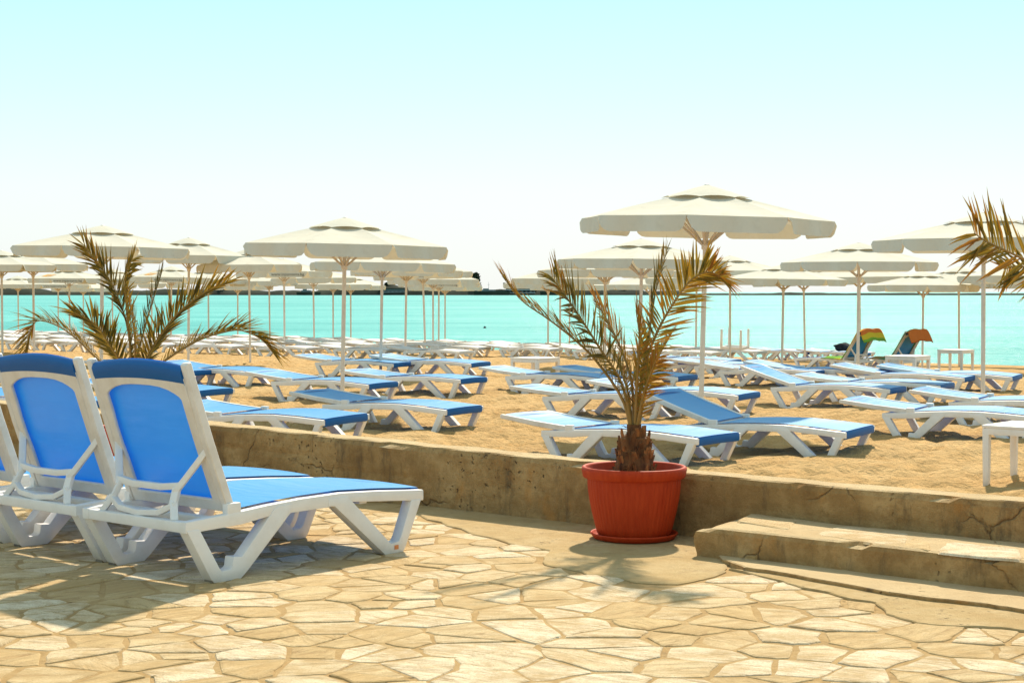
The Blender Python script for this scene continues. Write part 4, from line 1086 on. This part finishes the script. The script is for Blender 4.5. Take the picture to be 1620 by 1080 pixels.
def spline(pts, n):
    pts = [Vector(p) for p in pts]; P = [2 * pts[0] - pts[1]] + pts + [2 * pts[-1] - pts[-2]]; res = []
    segs = len(pts) - 1
    for i in range(n + 1):
        x = i / n * segs; k = min(int(x), segs - 1); t = x - k
        a, b2, c, d_ = P[k], P[k + 1], P[k + 2], P[k + 3]
        res.append(0.5 * ((2 * b2) + (c - a) * t + (2 * a - 5 * b2 + 4 * c - d_) * t * t + (3 * b2 - a - 3 * c + d_) * t ** 3))
    return res
def frond(parent, pts, roll, leaf, seed, n=46, tone=0.45, start=0.10, lift=0.35, tip_fan=True, ang0=58, ang1=24, rad=0.009):
    r = random.Random(seed); S = 60; cv = spline(pts, S); m = MB(); tones = []; n = int(n * 1.25)
    for q in range(n):
        t = start + (1 - start) * (q + 0.5) / n
        x = t * S; k = min(int(x), S - 1); p = cv[k].lerp(cv[k + 1], x - k); tg = (cv[min(k + 2, S)] - cv[max(k - 1, 0)]).normalized()
        nr = Vector((0, 0, 1)) - tg * tg.z
        if nr.length < 0.15: nr = Vector((0, -1, 0)) - tg * tg.dot(Vector((0, -1, 0)))
        nr.normalize(); sd_ = tg.cross(nr)
        rl = R(roll if not isinstance(roll, tuple) else roll[0] + (roll[1] - roll[0]) * t)
        sd_, nr = sd_ * math.cos(rl) + nr * math.sin(rl), nr * math.cos(rl) - sd_ * math.sin(rl)
        prof = min(1.0, 0.45 + 2.0 * (t - start)) * (1.0 if t < 0.72 else 1.0 - 1.1 * (t - 0.72))
        for sg in (-1, 1):
            if r.random() < 0.04: continue
            an = R(ang0 + (ang1 - ang0) * t + r.gauss(0, 8)); L = leaf * prof * r.uniform(0.72, 1.25)
            li = lift + r.uniform(-0.16, 0.16)
            d_ = (tg * math.cos(an) + (sd_ * sg * math.cos(li) + nr * math.sin(li)) * math.sin(an)).normalized()
            wv = d_.cross(nr).normalized(); wd = L * r.uniform(0.019, 0.032) + 0.0016; nn = wv.cross(d_).normalized()
            droop = Vector((0, 0, -1)) * L * r.uniform(0.0, 0.12)
            b0 = p; b1 = p + d_ * L * 0.35; b2 = p + d_ * L * 0.70 + droop * 0.35; b3 = p + d_ * L + droop
            fo = nn * wd * 0.55
            vs_ = [b0 - wv * wd * 0.45, b0 + wv * wd * 0.45, b1 - wv * wd + fo, b1, b1 + wv * wd + fo, b2 - wv * wd * 0.6 + fo * 0.6, b2, b2 + wv * wd * 0.6 + fo * 0.6, b3]
            m.add(vs_, [(0, 3, 2), (0, 1, 3), (1, 4, 3), (2, 3, 6, 5), (3, 4, 7, 6), (5, 6, 8), (6, 7, 8)])
            tn = min(1, max(0, tone + r.uniform(-0.3, 0.3) + 0.25 * (t > 0.8)))
            tones += [tn] * 7 + [min(1, tn + 0.12)] * 1 + [min(1, tn + 0.25)]
    if tip_fan:
        p, tg = cv[-1], (cv[-1] - cv[-3]).normalized()
    o = m.build('frond', M['leaf'], parent, fix=False)
    a = o.data.attributes.new('tone', 'FLOAT', 'POINT'); a.data.foreach_set('value', tones)
    m = MB(); step_ = cv[::3]; k = len(step_)
    m.tube(step_, [rad * (1 - 0.8 * i / (k - 1)) for i in range(k)], 7)
    m.build('rachis', M['rachis'], o, smooth=True)
    return o
def trunk(parent, h, r0, r1, rn, seed):
    r = random.Random(seed); m = MB(); z0 = 0.30
    prof = [(r0 * 0.95, z0 - 0.02), (r0, z0 + 0.03), (r0 * 0.97, z0 + 0.3 * h), (r1 * 1.1, z0 + 0.62 * h), (r1, z0 + 0.84 * h), (r1 * 0.80, z0 + 0.88 * h), (rn, z0 + 0.92 * h), (rn, z0 + h * 1.12)]
    m.lathe(prof, 40, lambda rr, z, a: rr * (1 + 0.16 * fbm((math.cos(a) * 2.5, math.sin(a) * 2.5, z * 16 + seed), 4)))
    m.build('trunk', M['bark'], parent)
    for mat, cnt, sd2 in ((M['bark'], 60, 0), (M['bark_light'], 34, 5)):      # torn leaf bases
        m = MB()
        for k in range(cnt):
            a = r.uniform(0, 6.283); z = z0 + r.uniform(0.0, 0.95) * h; t = (z - z0) / h; rr = r0 + (r1 - r0) * min(1, t * 1.15)
            if t > 0.84: rr = rn * 1.5
            o_ = Vector((math.cos(a), math.sin(a), 0)); s_ = Vector((-math.sin(a), math.cos(a), 0)); w_ = r.uniform(0.008, 0.026); L = r.uniform(0.025, 0.075)
            b0 = o_ * (rr * 0.95) + Vector((0, 0, z - L * 0.4)); out_ = r.uniform(0.0, 0.32)
            tip = b0 + (o_ * out_ + Vector((0, 0, 1)) + s_ * r.uniform(-.25, .25)) * L; th = 0.008
            j = lambda: r.uniform(0.5, 1.15)
            m.add([b0 - s_ * w_, b0 + s_ * w_, tip + s_ * w_ * 0.6 * j(), tip - s_ * w_ * 0.6 * j(), b0 - s_ * w_ * 0.8 + o_ * th * j(), b0 + s_ * w_ * 0.8 + o_ * th * j(), tip + s_ * w_ * 0.5 * j() + o_ * th * 1.3, tip - s_ * w_ * 0.5 * j() + o_ * th * j() - Vector((0, 0, L * 0.3 * j()))],
                  [(0, 3, 2, 1), (4, 5, 6, 7), (0, 1, 5, 4), (1, 2, 6, 5), (2, 3, 7, 6), (3, 0, 4, 7)])
        for k in range(40 if sd2 else 0):          # loose fibres
            a = r.uniform(0, 6.283); z = z0 + r.uniform(0.1, 1.05) * h; rr = (r0 + (r1 - r0) * min(1, (z - z0) / h)) if z < z0 + 0.85 * h else rn * 1.3
            o_ = Vector((math.cos(a), math.sin(a), 0)); p_ = o_ * rr + Vector((0, 0, z)); d_ = (o_ + Vector((r.uniform(-1, 1), r.uniform(-1, 1), r.uniform(-0.3, 1.2))) * 0.8).normalized()
            m.tube([p_ - o_ * 0.01, p_ + d_ * 0.015, p_ + d_ * r.uniform(0.025, 0.045) + Vector((0, 0, r.uniform(-0.01, 0.01)))], [0.0016, 0.0013, 0.0006], 4)
        m.build('leaf_bases', mat, parent)
def palm(base, depth, spec, label, trunk_args, leaf):
    t = empty('palm', base); trunk(t, *trunk_args)
    top = Vector((0, 0, 0.30 + trunk_args[0]))
    for i, s in enumerate(spec):
        pts = []; px = s['px']; k = len(px)
        for j, (x, y) in enumerate(px):
            f = j / (k - 1); q = at_depth(x, y, depth + s.get('dy', 0) * f ** 1.2) - Vector(base)
            pts.append(q)
        frond(t, pts, s.get('roll', 0), leaf * s.get('leaf', 1), 100 + i + int(depth * 10), s.get('n', 46), s.get('tone', 0.45), s.get('start', 0.12), s.get('lift', 0.35), True, s.get('a0', 58), s.get('a1', 24), s.get('rad', 0.009))
    return tag(t, label, 'palm', 'potted date palms')

pc = at(1003, 851, 0.0085)
pot(pc, 'red ribbed plastic pot with the central palm, beside the step', 'red saucer under the pot beside the step')
palm(pc, pc.y, [
 dict(px=[(1000, 688), (985, 632), (945, 573), (910, 538), (868, 505), (825, 475), (794, 436)], dy=-0.15, roll=8, lift=0.75, tone=0.55, a0=42, a1=12, leaf=0.72),
 dict(px=[(1001, 688), (985, 610), (949, 551), (916, 499), (899, 474), (873, 438)], dy=-0.30, roll=(55, 70), lift=0.2, tone=0.40, a1=38, n=44),
 dict(px=[(1003, 688), (1000, 610), (984, 555), (959, 503), (943, 478)], dy=0.25, roll=-58, lift=0.15, tone=0.85, leaf=0.8),
 dict(px=[(1006, 688), (1016, 590), (1030, 507), (1038, 458), (1054, 399)], dy=0.22, roll=70, lift=0.2, tone=0.35, leaf=0.75, n=50),
 dict(px=[(1007, 688), (1014, 610), (1024, 565), (1044, 516), (1069, 474), (1092, 444), (1112, 432), (1128, 431), (1140, 438)], dy=-0.28, roll=(75, 50), lift=0.2, tone=0.62, leaf=0.85, n=60, a1=40),
 dict(px=[(1004, 688), (1008, 600), (1012, 540), (1006, 490)], dy=-0.32, roll=(60, 80), lift=0.3, tone=0.80, leaf=0.8, n=38),
 dict(px=[(1008, 688), (1024, 610), (1044, 560), (1062, 528)], dy=0.30, roll=40, lift=0.3, tone=0.72, leaf=0.7, n=32),

 dict(px=[(1002, 688), (992, 615), (975, 570), (952, 535)], dy=0.35, roll=-50, lift=0.3, tone=0.7, leaf=0.75, n=30),
 dict(px=[(1005, 688), (1018, 625), (1030, 590), (1040, 565)], dy=-0.35, roll=60, lift=0.4, tone=0.85, leaf=0.75, n=26),
], 'potted date palm with brown tinged fronds in front of the low wall', (0.245, 0.098, 0.072, 0.036, 3), 0.215)

p2 = at(211, 705, 0.0) ; p2 = Vector((-2.49, 10.98, 0.0))
pot(p2, 'dark red pot mostly hidden behind the raised backrests', 'red saucer under the pot behind the raised backrests', 1.0)
d2 = p2.y
palm(p2, d2, [
 dict(px=[(208, 596), (207, 565), (200, 510), (181, 458), (162, 426), (133, 388)], dy=-0.3, roll=(60, 75), lift=0.25, tone=0.45, n=60, leaf=0.85),
 dict(px=[(209, 596), (207, 560), (201, 500), (198, 440), (209, 410)], dy=-0.45, roll=(70, 80), lift=0.25, tone=0.30, n=56, leaf=0.8),
 dict(px=[(212, 596), (217, 565), (229, 519), (244, 469), (257, 428)], dy=0.3, roll=60, lift=0.3, tone=0.20, n=50, leaf=0.65),
 dict(px=[(214, 598), (230, 572), (249, 537), (279, 498), (318, 466), (358, 447)], dy=-0.2, roll=30, lift=0.55, tone=0.30, n=60, leaf=0.95, a0=50),
 dict(px=[(216, 600), (254, 575), (287, 553), (319, 536), (351, 526), (378, 522), (402, 530), (418, 541), (430, 556)], dy=0.1, roll=18, lift=0.55, tone=0.40, n=64, leaf=0.85, a0=46),
 dict(px=[(207, 598), (190, 570), (173, 545), (151, 513), (116, 494)], dy=-0.25, roll=-40, lift=0.4, tone=0.35, n=50, leaf=0.85),
 dict(px=[(204, 600), (160, 572), (138, 552), (118, 533), (91, 515), (62, 507), (50, 519), (39, 556)], dy=0.15, roll=-15, lift=0.5, tone=0.5, n=56, leaf=0.8, a0=46),
 dict(px=[(210, 596), (214, 560), (211, 515), (203, 470)], dy=-0.5, roll=80, lift=0.3, tone=0.65, n=40, leaf=0.6),
], 'potted date palm rising behind the raised backrests at left', (0.225, 0.10, 0.075, 0.036, 5), 0.235)

p3 = Vector((2.50, 6.60, 0.152))
pot(p3, 'red palm pot on the step just outside the right picture edge', 'red saucer under the palm pot outside the right edge')
palm(p3, 6.60, [
 dict(px=[(1812, 690), (1775, 520), (1700, 447), (1620, 410), (1584, 393), (1559, 381), (1541, 369)], dy=-0.15, roll=(72, 86), lift=0.1, tone=0.65, n=30, leaf=0.70, a0=62, a1=40),
 dict(px=[(1814, 690), (1770, 540), (1690, 455), (1640, 428), (1612, 421), (1588, 426)], dy=0.2, roll=(-60, -80), lift=0.05, tone=0.4, n=32, leaf=0.52, a1=50),
 dict(px=[(1812, 690), (1810, 520), (1800, 420), (1770, 330)], dy=0.1, roll=60, lift=0.3, tone=0.5),
 dict(px=[(1816, 690), (1850, 520), (1910, 430), (1990, 400)], dy=-0.2, roll=30, lift=0.4, tone=0.5),
 dict(px=[(1816, 690), (1830, 520), (1850, 420), (1870, 340)], dy=0.3, roll=70, lift=0.3, tone=0.4),
], 'palm frond hanging in at the right edge, from a potted palm', (0.225, 0.098, 0.070, 0.033, 8), 0.30)
